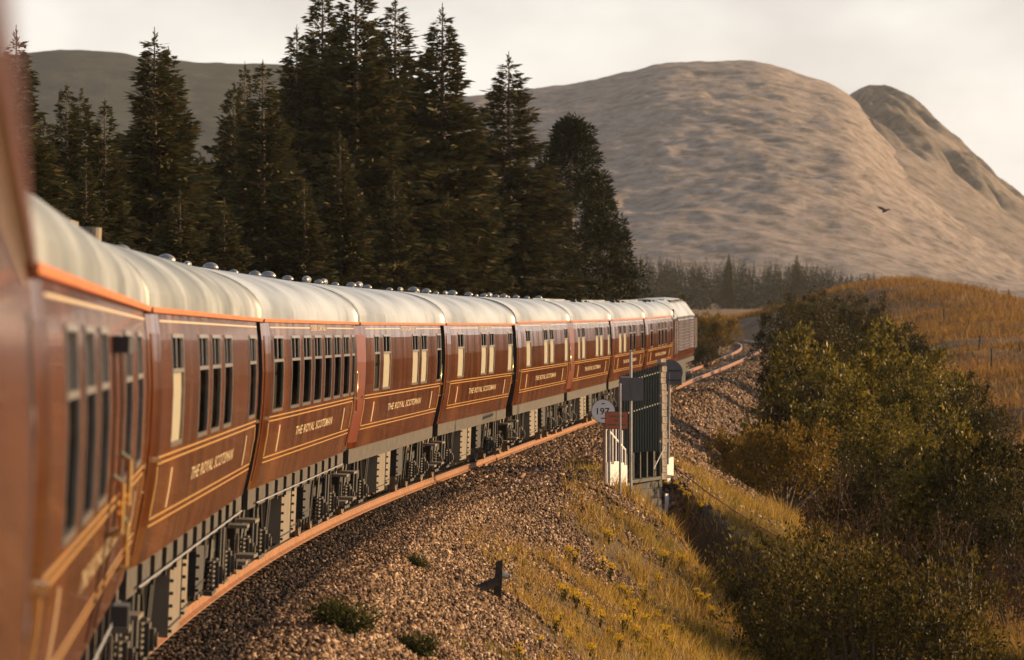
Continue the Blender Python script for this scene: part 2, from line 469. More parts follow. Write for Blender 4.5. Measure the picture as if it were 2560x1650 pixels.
a = me.attributes.new('moor', 'FLOAT', 'POINT'); a.data.foreach_set('value', np.maximum(sstep(14, 20, GX - xc(np.minimum(GY, 560))), sstep(200, 260, GY)).astype(np.float32).ravel())
tag(ob('ground', me), 'rough grassy ground of embankment, hollow and moor', 'ground', kind='structure')
#PART2
# ------------------------------------------------------------------ hills
def hill_material(name, cols, pos, rock=None):
    m, nt, b = new_mat(name)
    k = nt.links.new
    tc = nt.nodes.new('ShaderNodeTexCoord')
    mp = nt.nodes.new('ShaderNodeMapping'); mp.inputs['Scale'].default_value = (0.75, 0.8, 1.0); mp.inputs['Rotation'].default_value = (0, 0, R(14))
    k(tc.outputs['Object'], mp.inputs['Vector'])
    no = nt.nodes.new('ShaderNodeTexNoise'); no.inputs['Scale'].default_value = 0.13; no.inputs['Detail'].default_value = 10; no.inputs['Roughness'].default_value = 0.72
    k(mp.outputs['Vector'], no.inputs['Vector'])
    rp = ramp(nt, cols, pos); k(no.outputs['Fac'], rp.inputs['Fac'])
    col = rp.outputs['Color']
    mp3 = nt.nodes.new('ShaderNodeMapping'); mp3.inputs['Scale'].default_value = (0.35, 0.6, 1.0); mp3.inputs['Rotation'].default_value = (0, 0, R(20))
    k(tc.outputs['Object'], mp3.inputs['Vector'])
    n3 = nt.nodes.new('ShaderNodeTexNoise'); n3.inputs['Scale'].default_value = 0.085; n3.inputs['Detail'].default_value = 6; n3.inputs['Roughness'].default_value = 0.6
    k(mp3.outputs['Vector'], n3.inputs['Vector'])
    r3 = ramp(nt, [(0, 0, 0), (0.75, 0.75, 0.75)], [0.58, 0.66]); k(n3.outputs['Fac'], r3.inputs['Fac'])
    x3 = nt.nodes.new('ShaderNodeMix'); x3.data_type = 'RGBA'; x3.inputs['B'].default_value = (0.085, 0.075, 0.058, 1)
    k(r3.outputs['Color'], x3.inputs['Factor']); k(col, x3.inputs['A']); col = x3.outputs['Result']
    bpn = nt.nodes.new('ShaderNodeBump'); bpn.inputs['Strength'].default_value = 0.7; bpn.inputs['Distance'].default_value = 1.6
    k(no.outputs['Fac'], bpn.inputs['Height']); k(bpn.outputs['Normal'], b.inputs['Normal'])
    if rock:
        g = nt.nodes.new('ShaderNodeAttribute'); g.attribute_name = 'rock'
        n2 = nt.nodes.new('ShaderNodeTexNoise'); n2.inputs['Scale'].default_value = 0.12; n2.inputs['Detail'].default_value = 8
        k(tc.outputs['Object'], n2.inputs['Vector'])
        r2 = ramp(nt, rock, [0.35, 0.65]); k(n2.outputs['Fac'], r2.inputs['Fac'])
        x = nt.nodes.new('ShaderNodeMix'); x.data_type = 'RGBA'
        k(g.outputs['Fac'], x.inputs['Factor']); k(col, x.inputs['A']); k(r2.outputs['Color'], x.inputs['B']); col = x.outputs['Result']
    k(col, b.inputs['Base Color'])
    b.inputs['Roughness'].default_value = 0.95
    b.inputs['Specular IOR Level'].default_value = 0.1
    return m
def hill(name, label, crest, Yc, Y0, mat, amp, step, back=900, rock_fn=None, shape=1.3, seed=50, curve=0.0):
    px = np.array([c[0] for c in crest], float); py = np.array([c[1] for c in crest], float)
    cx = (px - 1280) / F * Yc; cz = HC + (YH - py) / F * Yc
    cs = spline(cx, cz)
    xs = np.arange(cx[0] + 1, cx[-1] - 1, step[0]); ys = np.concatenate([np.arange(Y0, Yc + 60, step[1]), np.arange(Yc + 60, Yc + back, 40)])
    X, Y = np.meshgrid(xs, ys)
    sx = X * (Yc / Y) ** 0.9 + curve * (Y - Yc)
    H = cs(np.clip(sx * 1.0, cx[0], cx[-1])) + (2.2 * fbm(X, Y * 0.3, 55, 3, seed + 60) + 1.4 * fbm(X, Y * 0.5, 14, 3, seed + 61)) * (amp / 9.0)
    t = np.clip((Y - Y0) / (Yc - Y0), 0, 1)
    base = NB(Y) - 4
    S = np.where(Y <= Yc, 1 - (1 - t) ** shape, 1 - sstep(Yc, Yc + back, Y))
    env = np.sin(np.pi * np.clip(t, 0, 1)) * (Y <= Yc) + 0.12
    n = fbm(X * 0.9 + Y * 0.25, Y * 0.8, 170, 3, seed) * amp * 0.85 + fbm(X * 0.7 + Y * 0.3, Y * 0.8 - X * 0.2, 46, 4, seed + 9, 0.6) * amp * 0.6 + fbm(X * 0.6 + Y * 0.2, Y * 0.8, 10, 3, seed + 20, 0.6) * amp * 0.24
    Z = base + (H - base) * S + n * env
    rk = np.zeros_like(X)
    if rock_fn is not None:
        rk = rock_fn(X, Y, t)
        rid = 1 - np.abs(fbm(X + 0.25 * Y, Y * 0.25, 34, 4, seed + 40)) * 2
        Z = Z + rk * rid * 20 * np.clip(1.3 - t, 0.35, 1) - rk * 11 * np.clip(1.3 - t, 0.35, 1)
    nyy, nxx = X.shape
    ii = np.arange(nxx * nyy).reshape(nyy, nxx)
    fc = np.stack([ii[:-1, :-1], ii[:-1, 1:], ii[1:, 1:], ii[1:, :-1]], -1).reshape(-1, 4)
    me = np_mesh(name, np.stack([X, Y, Z], -1).reshape(-1, 3), fc, mat, True)
    a = me.attributes.new('rock', 'FLOAT', 'POINT'); a.data.foreach_set('value', rk.astype(np.float32).ravel())
    return tag(ob(name, me), label, 'hill', kind='structure')
moor_m = hill_material('hill_grass', [(0.11, 0.092, 0.08), (0.21, 0.168, 0.148), (0.29, 0.237, 0.212), (0.36, 0.298, 0.268)], [0.36, 0.46, 0.55, 0.68], [(0.13, 0.10, 0.08), (0.26, 0.21, 0.17)])
rock_m = hill_material('hill_rock', [(0.11, 0.092, 0.08), (0.20, 0.16, 0.14), (0.28, 0.228, 0.20)], [0.36, 0.5, 0.66], [(0.04, 0.034, 0.03), (0.17, 0.14, 0.115)])
dark_m = hill_material('hill_heather', [(0.025, 0.036, 0.032), (0.048, 0.056, 0.046), (0.20, 0.15, 0.11)], [0.35, 0.6, 0.78])  # shade over the hill is put into this dark green-grey colour
hill('mountain', 'broad tawny grass mountain with rounded top behind the forest',
     [(700, 420), (900, 330), (1060, 270), (1160, 247), (1340, 226), (1480, 205), (1560, 190), (1640, 168), (1720, 160), (1830, 157), (1930, 163), (2030, 195), (2080, 210), (2130, 240), (2200, 312), (2300, 425), (2400, 530), (2500, 615), (2650, 700), (2900, 775)],
     3200, 2150, moor_m, 9.0, (1.7, 3.6), rock_fn=lambda X, Y, t: 0.35 * sstep(0.15, 0.5, fbm(X, Y * 0.6, 70, 3, 77)) * sstep(0, 0.4, t), shape=1.25, curve=0.0)
hill('rocky_peak', 'darker craggy peak at the right shoulder of the mountain',
     [(1900, 420), (2050, 310), (2130, 248), (2190, 226), (2240, 231), (2300, 275), (2360, 325), (2430, 390), (2500, 460), (2560, 508), (2680, 610), (2900, 730), (3200, 800)],
     3500, 2500, rock_m, 9.0, (2.0, 4.5), rock_fn=lambda X, Y, t: sstep(0.35, 0.6, t) * sstep(470, 390, X + 220 * (1 - t)) * sstep(0.1, -0.2, fbm(X, Y, 60, 3, 99) - 0.2), shape=1.6, seed=90)
hill('shaded_hill', 'long dark flat-topped hill far behind the spruces',
     [(-900, 250), (-300, 175), (0, 141), (80, 134), (150, 129), (300, 131), (450, 150), (600, 158), (720, 162), (860, 185), (1000, 225), (1100, 248), (1250, 300), (1450, 400), (1800, 600)],
     3300, 2850, dark_m, 8.0, (4.0, 5.0), shape=1.05, seed=120)

# ------------------------------------------------------------------ the railway track
track = empty('railway_track', (0, 0, 0))
tag(track, 'single railway line of rusty rails on timber sleepers curving into the distance', 'railway track', kind='structure')
def cant(y): return R(2.3) * sstep(130, 100, y)
def frame_at(y):
    """centre, right vector, up vector of the track at depth y"""
    dx = float(xc(y + 0.5) - xc(y - 0.5)); dz = float(zr(y + 0.5) - zr(y - 0.5))
    fw = Vector((dx, 1, dz)).normalized(); rt = Vector((fw.y, -fw.x, 0)).normalized()
    c = float(cant(y)); up = rt.cross(fw) * 1.0
    rt2 = rt * math.cos(c) - up * math.sin(c); up2 = up * math.cos(c) + rt * math.sin(c)
    return Vector((float(xc(y)), y, float(zr(y)) - DROP)), rt2, up2, fw
rail_prof = [(-0.07, -0.16), (0.07, -0.16), (0.07, -0.145), (0.012, -0.125), (0.012, -0.045), (0.035, -0.03), (0.035, -0.004), (-0.035, -0.004), (-0.035, -0.03), (-0.012, -0.045), (-0.012, -0.125), (-0.07, -0.145)]
rys = np.concatenate([np.arange(20, 240, 1.5), np.arange(240, 470, 2.0)])
for side in (1, -1):
    vs_, fs_ = [], []
    hv, hf = [], []
    for j, y in enumerate(rys):
        c, rt, up, fw = frame_at(float(y))
        for p in rail_prof: vs_.append(c + rt * (side * 0.755 + p[0]) + up * p[1])
        for p in (-0.03, 0.03): hv.append(c + rt * (side * 0.755 + p) + up * 0.0)
    n = len(rail_prof)
    for j in range(len(rys) - 1):
        for i in range(n): fs_.append((j * n + i, j * n + (i + 1) % n, (j + 1) * n + (i + 1) % n, (j + 1) * n + i))
        hf.append((2 * j, 2 * j + 1, 2 * j + 3, 2 * j + 2))
    rail = MB().add(vs_, fs_).build('rail', 'rail_rust', track)
    MB().add(hv, hf).build('running_surface', 'rail_head', rail)
sl = MB().box((0, 0, -0.235), (2.6, 0.25, 0.14)).mesh('sleeper', 'sleeper_wood')
chair_b = MB()
for s in (-1, 1):
    chair_b.box((s * 0.81, 0, -0.125), (0.05, 0.06, 0.03)); chair_b.box((s * 0.70, 0, -0.125), (0.05, 0.06, 0.03))
def place_frame(o, y):
    c, rt, up, fw = frame_at(y)
    m = Matrix(((rt.x, fw.x, up.x, c.x), (rt.y, fw.y, up.y, c.y), (rt.z, fw.z, up.z, c.z), (0, 0, 0, 1)))
    o.matrix_world = m
    return m
y = 216.0
while y < 372:
    o = ob('sleeper', sl, track); place_frame(o, y); y += 0.72
rest = MB(); ch_all = MB(); y = 24.0
while y < 470:
    c, rt, up, fw = frame_at(y)
    tr = lambda p: c + rt * p[0] + fw * p[1] + up * p[2]
    if y < 216 or y > 372:
        tmp = MB().box((0, 0, -0.235), (2.6, 0.25, 0.14)); rest.add([tr(p) for p in tmp.v], tmp.f)
    y += 0.72
tag(rest.build('sleeper_row', 'sleeper_wood', track), kind='stuff')

# ------------------------------------------------------------------ carriages
LEN = 19.5
ZP = [1.02, 1.16, 1.3, 1.5, 1.7, 1.9, 2.1, 2.3, 2.5, 2.7, 2.9, 3.05, 3.15]
def hw(z): return float(np.interp(z, [1.02, 1.3, 1.7, 2.1, 2.5, 2.9, 3.15], [1.265, 1.318, 1.375, 1.40, 1.40, 1.372, 1.335]))
TP = [0.03, 0.13]
def taper(y): return max(0.0, TP[0] * (1 - y / 1.0), TP[1] * (1 - (LEN - y) / 1.0))
W0, WT, W1 = 1.97, 2.63, 2.95
cache = {}
def body_mesh(wins, key):
    if ('body', key) in cache: return cache[('body', key)]
    zs = sorted(set(ZP + [W0, W1])); ys = [0.0, 1.0, LEN - 1.0, LEN]
    for a, b in wins: ys += [a, b]
    ys = sorted(set(ys + [i * 1.3 for i in range(1, 15) if not any(a - 0.25 < i * 1.3 < b + 0.25 for a, b in wins)]))
    mb = MB(); nz = len(zs)
    for y in ys:
        for z in zs: mb.v.append((hw(z) - taper(y), y, z))
    for i in range(len(ys) - 1):
        ym = (ys[i] + ys[i + 1]) / 2
        for j in range(nz - 1):
            zm = (zs[j] + zs[j + 1]) / 2
            if W0 < zm < W1 and any(a < ym < b for a, b in wins): continue
            mb.f.append((i * nz + j, (i + 1) * nz + j, (i + 1) * nz + j + 1, i * nz + j + 1))
    off = len(mb.v); yl = [0, 1.0, LEN - 1.0, LEN]; nl = len(ZP)
    for y in yl:
        for z in ZP: mb.v.append((-hw(z) + taper(y), y, z))
    for i in range(3):
        for j in range(nl - 1): mb.f.append((off + i * nl + j, off + i * nl + j + 1, off + (i + 1) * nl + j + 1, off + (i + 1) * nl + j))
    # ends and floor
    for y, sg in ((0.0, 1), (LEN, -1)):
        k = len(mb.v); pr = [(hw(z) - taper(y), y, z) for z in ZP] + [(-hw(z) + taper(y), y, z) for z in reversed(ZP)]
        pass
    mb.add([(hw(1.02) - .2, 0, 1.02), (-hw(1.02) + .2, 0, 1.02), (-hw(1.02) + .2, LEN, 1.02), (hw(1.02) - .2, LEN, 1.02)], [(0, 1, 2, 3)])
    cache[('body', key)] = mb.mesh('body', 'maroon'); return cache[('body', key)]
def bar(mb, y0, y1, z0, z1, xi, xo):
    """bar that follows the side profile; xi/xo offsets from the skin"""
    n = max(1, int((z1 - z0) / 0.12)); zz = [z0 + (z1 - z0) * i / n for i in range(n + 1)]
    b = len(mb.v)
    for z in zz:
        for y, x in ((y0, xi), (y0, xo), (y1, xo), (y1, xi)): mb.v.append((hw(z) + x, y, z))
    for i in range(n):
        for k in range(4): mb.f.append((b + 4 * i + k, b + 4 * i + (k + 1) % 4, b + 4 * i + 4 + (k + 1) % 4, b + 4 * i + 4 + k))
    mb.f.append((b, b + 3, b + 2, b + 1)); t = b + 4 * n; mb.f.append((t, t + 1, t + 2, t + 3))
def pane(y0, y1, z0, z1, x, n=4):
    mb = MB()
    for i in range(n + 1):
        z = z0 + (z1 - z0) * i / n; mb.v += [(hw(z) + x, y0, z), (hw(z) + x, y1, z)]
    for i in range(n): mb.f.append((2 * i, 2 * i + 1, 2 * i + 3, 2 * i + 2))
    return mb
def window_meshes(w):
    key = ('win', round(w, 2))
    if key in cache: return cache[key]
    m = MB(); b = 0.065
    bar(m, 0, b, W0, W1, -0.03, 0.006); bar(m, w - b, w, W0, W1, -0.03, 0.006)
    bar(m, b, w - b, W1 - 0.035, W1, -0.03, 0.012); bar(m, b, w - b, W0, W0 + 0.04, -0.03, 0.012)
    bar(m, b, w - b, WT - 0.018, WT + 0.018, -0.03, 0.008)
    # sliding toplight sash, one leaf set back
    for a, c in ((b, b + 0.07), (w * 0.48, w * 0.54), (w - b - 0.07, w - b)): bar(m, a, c, WT + 0.02, W1 - 0.036, -0.028, -0.008)
    fr = m.mesh('window', 'window_alloy')
    lo = pane(b, w - b, W0 + 0.04, WT - 0.018, -0.010).mesh('pane', 'glass')
    hi = pane(b, w - b, WT + 0.018, W1 - 0.035, -0.024, 2).mesh('toplight_pane', 'glass')
    bl = pane(b, w - b, W0 + 0.04, WT - 0.018, -0.020).mesh('blind', 'blind')
    cache[key] = (fr, lo, hi, bl); return cache[key]
def roof_mesh(x1=1.365, z0=3.15, h=0.66, y0=-0.24, y1=LEN + 0.24, n=22, key='roof', mat='roof_paint'):
    if (key, mat) in cache: return cache[(key, mat)]
    mb = MB(); ysr = list(np.linspace(y0, y1, 9))
    for y in ysr:
        for i in range(n + 1):
            t = math.pi * i / n
            mb.v.append((x1 * math.cos(t), y, z0 + h * math.sin(t) ** 0.85))
    m = n + 1
    for j in range(len(ysr) - 1):
        for i in range(n): mb.f.append((j * m + i, (j + 1) * m + i, (j + 1) * m + i + 1, j * m + i + 1))
    mb.f.append(tuple(range(m))[::-1]); mb.f.append(tuple((len(ysr) - 1) * m + i for i in range(m)))
    me = mb.mesh('roof', mat, False)
    me.polygons.foreach_set('use_smooth', [len(p.vertices) == 4 for p in me.polygons])
    cache[(key, mat)] = me; return me
def text_mesh(txt, width, height, z, y0, mat, key):
    """lettering laid on the curved side, reading towards the front of the train"""
    if key in cache: return cache[key]
    cu = bpy.data.curves.new('lettering', 'FONT'); cu.body = txt; cu.size = 1.0; cu.space_character = 1.12
    cu.offset = 0.012; cu.resolution_u = 3
    o = bpy.data.objects.new('lettering', cu); COL.objects.link(o)
    dg = bpy.context.evaluated_depsgraph_get(); dg.update()
    me = bpy.data.meshes.new_from_object(o.evaluated_get(dg))
    bpy.data.objects.remove(o)
    co = np.empty(len(me.vertices) * 3, np.float32); me.vertices.foreach_get('co', co); co = co.reshape(-1, 3)
    mn, mx = co.min(0), co.max(0)
    out = np.empty_like(co)
    ty = (co[:, 1] - mn[1]) / (mx[1] - mn[1]) * height + z - height / 2
    out[:, 1] = y0 + (co[:, 0] - mn[0]) / (mx[0] - mn[0]) * width
    out[:, 2] = ty; out[:, 0] = [hw(v) + 0.004 for v in ty]
    me.vertices.foreach_set('co', out.ravel()); me.update()
    me.materials.clear(); me.materials.append(M[mat]); me.name = 'lettering'
    cache[key] = me; return me
# bogie meshes -----------------------------------------------------
def bogie_parts():
    if 'bogie' in cache: return cache['bogie']
    fr = MB()
    for s in (-1, 1):
        fr.box((s * 1.0, 0, 0.72), (0.07, 3.5, 0.14)); fr.box((s * 1.0, 0, 0.36), (0.07, 1.5, 0.08))
        for yy in (-1.75, -0.85, -0.5, 0.5, 0.85, 1.75): fr.box((s * 1.0, yy, 0.55), (0.05, 0.07, 0.4))
        for yy in (-0.75, 0.75): fr.tube((s * 1.04, yy, 0.36), (s * 1.04, 0.55 * np.sign(yy), 0.72), 0.03, None, 6)
        fr.tube((s * 1.1, -0.25, 0.35), (s * 1.1, -0.2, 1.2), 0.035, None, 8)
        fr.tube((s * 1.1, 0.25, 0.45), (s * 1.1, 0.25, 1.2), 0.05, None, 8)
        fr.tube((s * 1.08, 1.7, 0.5), (s * 1.08, 1.2, 1.2), 0.025, None, 6); fr.tube((s * 1.08, -1.7, 0.5), (s * 1.08, -1.2, 1.2), 0.025, None, 6)
    fr.box((0, 0, 0.62), (2.0, 0.5, 0.22)); fr.box((0, 1.7, 0.68), (2.0, 0.12, 0.14)); fr.box((0, -1.7, 0.68), (2.0, 0.12, 0.14))
    prof = [(-0.07, 0.10), (-0.075, 0.14), (-0.03, 0.16), (-0.03, 0.36), (-0.075, 0.39), (-0.075, 0.487), (-0.04, 0.487), (-0.03, 0.462), (0.065, 0.456), (0.065, 0.39), (0.02, 0.36), (0.02, 0.16), (0.06, 0.14), (0.12, 0.10), (0.13, 0.0)]
    wh = MB().lathe(prof, 'x', (0, 0, 0), 28).mesh('wheel', 'wheel_steel', False)
    ab = MB().box((0, 0, 0), (0.2, 0.3, 0.3)).box((0.12, 0, 0), (0.05, 0.2, 0.2)).tube((0.14, 0, 0), (0.17, 0, 0), 0.07, None, 10)
    ab.box((0.0, 0, -0.2), (0.1, 0.9, 0.05)).mesh('x', 'grime')
    abm = ab.mesh('axlebox', 'grime')
    sp = MB(); pts = []
    for i in range(49):
        t = i / 8 * 2 * math.pi; pts.append((0.075 * math.cos(t), 0.075 * math.sin(t), 0.32 * i / 48))
    sp.path(pts, 0.02, 5); sp.tube((0, 0, 0), (0, 0, 0.33), 0.03, None, 6)
    spm = sp.mesh('spring', 'grime')
    br = MB().box((0, 0, 0), (0.08, 0.05, 0.34)).box((0.0, 0.04, -0.04), (0.1, 0.05, 0.2)).mesh('brake_shoe', 'grime')
    cache['bogie'] = (fr.mesh('bogie', 'grime_dark'), wh, abm, spm, br); return cache['bogie']
def add_bogie(par, yc):
    fr, wh, ab, sp, br = bogie_parts()
    b = ob('bogie', fr, par, (0, yc, -DROP))
    for yy in (-1.3, 1.3):
        for s in (-1, 1):
            w = ob('wheel', wh, b, (s * 0.745, yy, 0.458))
            if s < 0: w.rotation_euler = (0, 0, math.pi)
            a = ob('axlebox', ab, b, (s * 1.08, yy, 0.458))
            if s < 0: a.rotation_euler = (0, 0, math.pi)
            if s > 0:
                for o in (-0.33, 0.33): ob('spring', sp, b, (1.06, yy + o, 0.30))
                ob('brake_shoe', br, b, (0.78, yy + (0.53 if yy < 0 else -0.53), 0.46))
vent_m = MB().lathe([(0, 0.19), (0.05, 0.19), (0.06, 0.12), (0.10, 0.12), (0.11, 0.20), (0.16, 0.205), (0.22, 0.17), (0.27, 0.10), (0.29, 0.03), (0.29, 0.0)], 'z', (0, 0, -0.03), 16).mesh('roof_vent', 'steel_vent', True)
vent_t = MB().lathe([(-0.42, 0.0), (-0.40, 0.05), (-0.30, 0.10), (-0.1, 0.125), (0.1, 0.125), (0.30, 0.10), (0.40, 0.05), (0.42, 0.0)], 'y', (0, 0, 0.13), 12)
vent_t.box((0, 0, 0.02), (0.1, 0.2, 0.12))
vent_t = vent_t.mesh('roof_vent', 'steel_vent', True)

def ypos(root, i):
    """set a vehicle Empty between carriage joints i and i+1"""
    (d0, x0), (d1, x1) = NODES[i], NODES[i + 1]
    th = math.atan2(x1 - x0, d1 - d0); gap = 0.28
    c = float(cant((d0 + d1) / 2)); up = math.atan2(float(zr(d1) - zr(d0)), d1 - d0)
    off = 1.335 + math.sin(c) * 3.15
    root.rotation_euler = (up, c, -th)
    root.location = (x0 + gap * math.sin(th) - off * math.cos(th), d0 + gap * math.cos(th) + off * math.sin(th), float(zr(d0)))

def coach(i, name, label, wins, blinds, toptext, key, roofmat='roof_paint', vents=(), dark_end=False, wash='maroon', extra=None, pipe=False):
    root = empty(name); tag(root, label, 'carriage', 'carriages of the maroon train'); ypos(root, i)
    TP[:] = {3: [0.03, 0.02], 4: [0.13, 0.12], 6: [0.04, 0.02], 7: [0.13, 0.11]}.get(i, [0.04, 0.12]); key = key + str(i)
    body = ob('body', body_mesh(wins, key), root)
    for yv, sg in ((0.0, 1), (LEN, -1)):
        pr = [(hw(z) - taper(yv), yv, z) for z in ZP] + [(-hw(z) + taper(yv), yv, z) for z in reversed(ZP)]
        f = tuple(range(len(pr))); MB().add(pr, [f if sg < 0 else f[::-1]]).build('end_panel', 'rubber', root)
    for y0 in (0.0, LEN):
        g = MB(); yy = -0.14 if y0 == 0 else LEN + 0.14
        g.box((0, yy, 2.15), (1.3, 0.28, 2.2)); g.build('gangway', 'rubber', root)
    roof = ob('roof', roof_mesh(mat=roofmat), root)
    for s in (1, -1):
        MB().box((s * 1.348, LEN / 2, 3.143), (0.06, LEN + 0.1, 0.042)).build('cantrail_stripe', 'orange_paint' if i else 'maroon_end', roof)
    if dark_end:
        rb = MB()
        for k in range(22):
            t0, t1 = math.pi * k / 22, math.pi * (k + 1) / 22
            q = []
            for t, rr in ((t0, 0.02), (t1, 0.02)):
                q.append(((1.365 + rr) * math.cos(t), 3.15 + (0.66 + rr) * math.sin(t) ** 0.85))
            rb.add([(q[0][0], LEN - 0.02, q[0][1]), (q[1][0], LEN - 0.02, q[1][1]), (q[1][0], LEN + 0.14, q[1][1]), (q[0][0], LEN + 0.14, q[0][1])], [(0, 1, 2, 3)])
        rb.build('roof_end_seal', 'rubber', roof)
    for k, (vy, big) in enumerate(vents):
        o_ = ob('roof_vent', vent_m if big else vent_t, roof, (-0.08, vy + 0.7 * (((k * 5 + i * 2) % 7) / 6 - 0.5), 3.80)); q_ = 0.36 + 0.26 * ((k * 7 + i * 3) % 5) / 4; o_.scale = (q_, q_, q_ * 0.9)
    seam = MB()
    for yy in (4.9, 9.75, 14.6):
        for k in range(22):
            t0, t1 = math.pi * k / 22, math.pi * (k + 1) / 22
            P = [(1.369 * math.cos(t), 3.15 + 0.664 * math.sin(t) ** 0.85) for t in (t0, t1)]
            seam.add([(P[0][0], yy - 0.02, P[0][1]), (P[1][0], yy - 0.02, P[1][1]), (P[1][0], yy + 0.02, P[1][1]), (P[0][0], yy + 0.02, P[0][1])], [(0, 1, 2, 3)])
    seam.build('roof_seam', roofmat, roof)
    for (a, b), bl in zip(wins, blinds):
        fr, lo, hi, bm = window_meshes(b - a)
        w = ob('window', fr, root, (0, a, 0))
        ob('pane', lo, w); ob('toplight_pane', hi, w)
        if bl: ob('blind', bm, w)
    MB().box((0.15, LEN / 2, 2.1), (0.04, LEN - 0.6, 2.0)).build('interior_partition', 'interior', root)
    # gold and cream lining
    def line(y0, y1, z, h, mat, nm):
        mb = MB(); n = 1; m = [(y0, z - h / 2), (y1, z - h / 2), (y1, z + h / 2), (y0, z + h / 2)]
        bar(mb, y0, y1, z - h / 2, z + h / 2, 0.0005, 0.004); return mb.build(nm, mat, root)
    ya, yb = 1.06, LEN - 1.06
    for z in (1.915, 1.862, 1.395, 1.335): line(ya, yb, z, 0.016, 'gold_paint', 'gold_line')
    for yy in (ya, yb):
        mb = MB(); bar(mb, yy - 0.05, yy + 0.05, 1.42, 1.84, 0.0006, 0.0045); mb.build('gold_line', 'gold_paint', root)
    for yy in (3.0, 16.4):
        mb = MB(); bar(mb, yy - 0.08, yy + 0.08, 1.43, 1.78, 0.0006, 0.006); mb.build('gold_bar', 'cream_paint', root)
    if toptext:
        line(ya, 8.3, 3.055, 0.016, 'cream_paint', 'cream_line'); line(11.9, yb, 3.055, 0.016, 'cream_paint', 'cream_line')
        tag(ob('lettering', text_mesh(toptext, 3.2, 0.085, 3.055, 8.5, 'cream_paint', ('t', toptext)), root), kind='stuff')
    else:
        line(ya, yb, 3.055, 0.016, 'cream_paint', 'cream_line')
    ob('lettering', text_mesh('THE ROYAL SCOTSMAN', 7.6, 0.125, 1.635, 6.1, 'cream_paint', ('t', 'name')), root).__setitem__('kind', 'stuff')
    # end doors with brass rails
    for y0 in (0.14, LEN - 0.14):
        x = 1.30; h = MB(); h.path([(x - 0.05, y0, 1.6), (x + 0.035, y0, 1.66), (x + 0.04, y0, 2.3), (x - 0.05, y0, 2.36)], 0.014, 8)
        h.build('handrail', 'brass', root, True)
    dm = MB()
    for y0, y1 in ((0.25, 0.95), (LEN - 0.95, LEN - 0.25)):
        n = 5
        for za, zb in ((1.12, 2.95),):
            zz = [za + (zb - za) * k / 8 for k in range(9)]
            d = MB()
            for z in zz:
                for yv in (y0, y1): d.v.append((hw(z) - taper(yv) + 0.008, yv, z))
            for k in range(8): d.f.append((2 * k, 2 * k + 1, 2 * k + 3, 2 * k + 2))
            do = d.build('door', 'maroon_end' if i in (4, 7) else 'maroon', root)
            MB().box((hw(1.9) - taper((y0 + y1) / 2) + 0.03, (y0 + y1) / 2 + 0.2, 1.9), (0.05, 0.12, 0.04)).build('door_handle', 'brass', do)
    # running gear
    for s in (1, -1):
        MB().box((s * 1.19, LEN / 2, 0.885), (0.06, LEN - 0.7, 0.25)).build('solebar', 'grime', root)
    if pipe:
        p = MB(); p.path([(1.26, 1.2, 0.82), (1.26, LEN - 1.0, 0.82)], 0.010, 6)
        p.build('air_pipe', 'galvanised', root)
        for yy in np.arange(1.6, LEN - 1, 1.55): MB().box((1.235, float(yy), 0.87), (0.05, 0.06, 0.26)).build('pipe_bracket', 'grime', root)
    for y0, y1, zb, mt in ((6.4, 8.1, 0.06, 'box_tan'), (8.3, 9.2, 0.12, 'box_tan'), (10.6, 12.0, 0.22, 'grime_dark')):
        bx = MB().box((0.86, (y0 + y1) / 2, (0.9 + zb) / 2), (0.66, y1 - y0, 0.9 - zb)).build('equipment_box', mt, root)
        bt = MB()
        for z in np.arange(zb + 0.06, 0.88, 0.12): bt.box((1.205, y0 + 0.05, float(z)), (0.035, 0.05, 0.03))
        bt.box((1.2, (y0 + y1) / 2, zb + 0.1), (0.02, y1 - y0, 0.012))
        tag(bt.build('bolt_row', 'grime_dark', bx), kind='stuff')
    hg = MB()
    for yy in (5.2, 5.5, 12.8, 13.4, 14.0): hg.tube((1.05, yy, 0.05), (1.1, yy + 0.1, 0.9), 0.02, None, 6)
    hg.tube((-1.0, 9, 0.5), (1.0, 9, 0.5), 0.14, None, 10); hg.box((0, 9.7, 0.5), (1.0, 6.5, 0.75))
    hg.build('underframe', 'grime_dark', root)
    add_bogie(root, 2.75); add_bogie(root, LEN - 2.75)
    for yb_ in (-0.05, LEN + 0.05):
        for s in (1, -1):
            b = MB(); sg = -1 if yb_ < 1 else 1
            b.tube((s * 0.87, yb_ - sg * 0.1, 0.98), (s * 0.87, yb_ + sg * 0.12, 0.98), 0.09, None, 10); b.tube((s * 0.87, yb_ + sg * 0.12, 0.98), (s * 0.87, yb_ + sg * 0.15, 0.98), 0.19, None, 14)
            b.build('buffer', 'grime_dark', root)
    for yy in (0.6, LEN - 0.6):
        for z in (0.18, 0.62):
            MB().box((1.2, yy, z), (0.26, 0.62, 0.04)).box((1.09, yy, z + 0.12), (0.03, 0.05, 0.3)).build('footstep', 'box_tan', root)
    if extra: extra(root, roof)
    return root

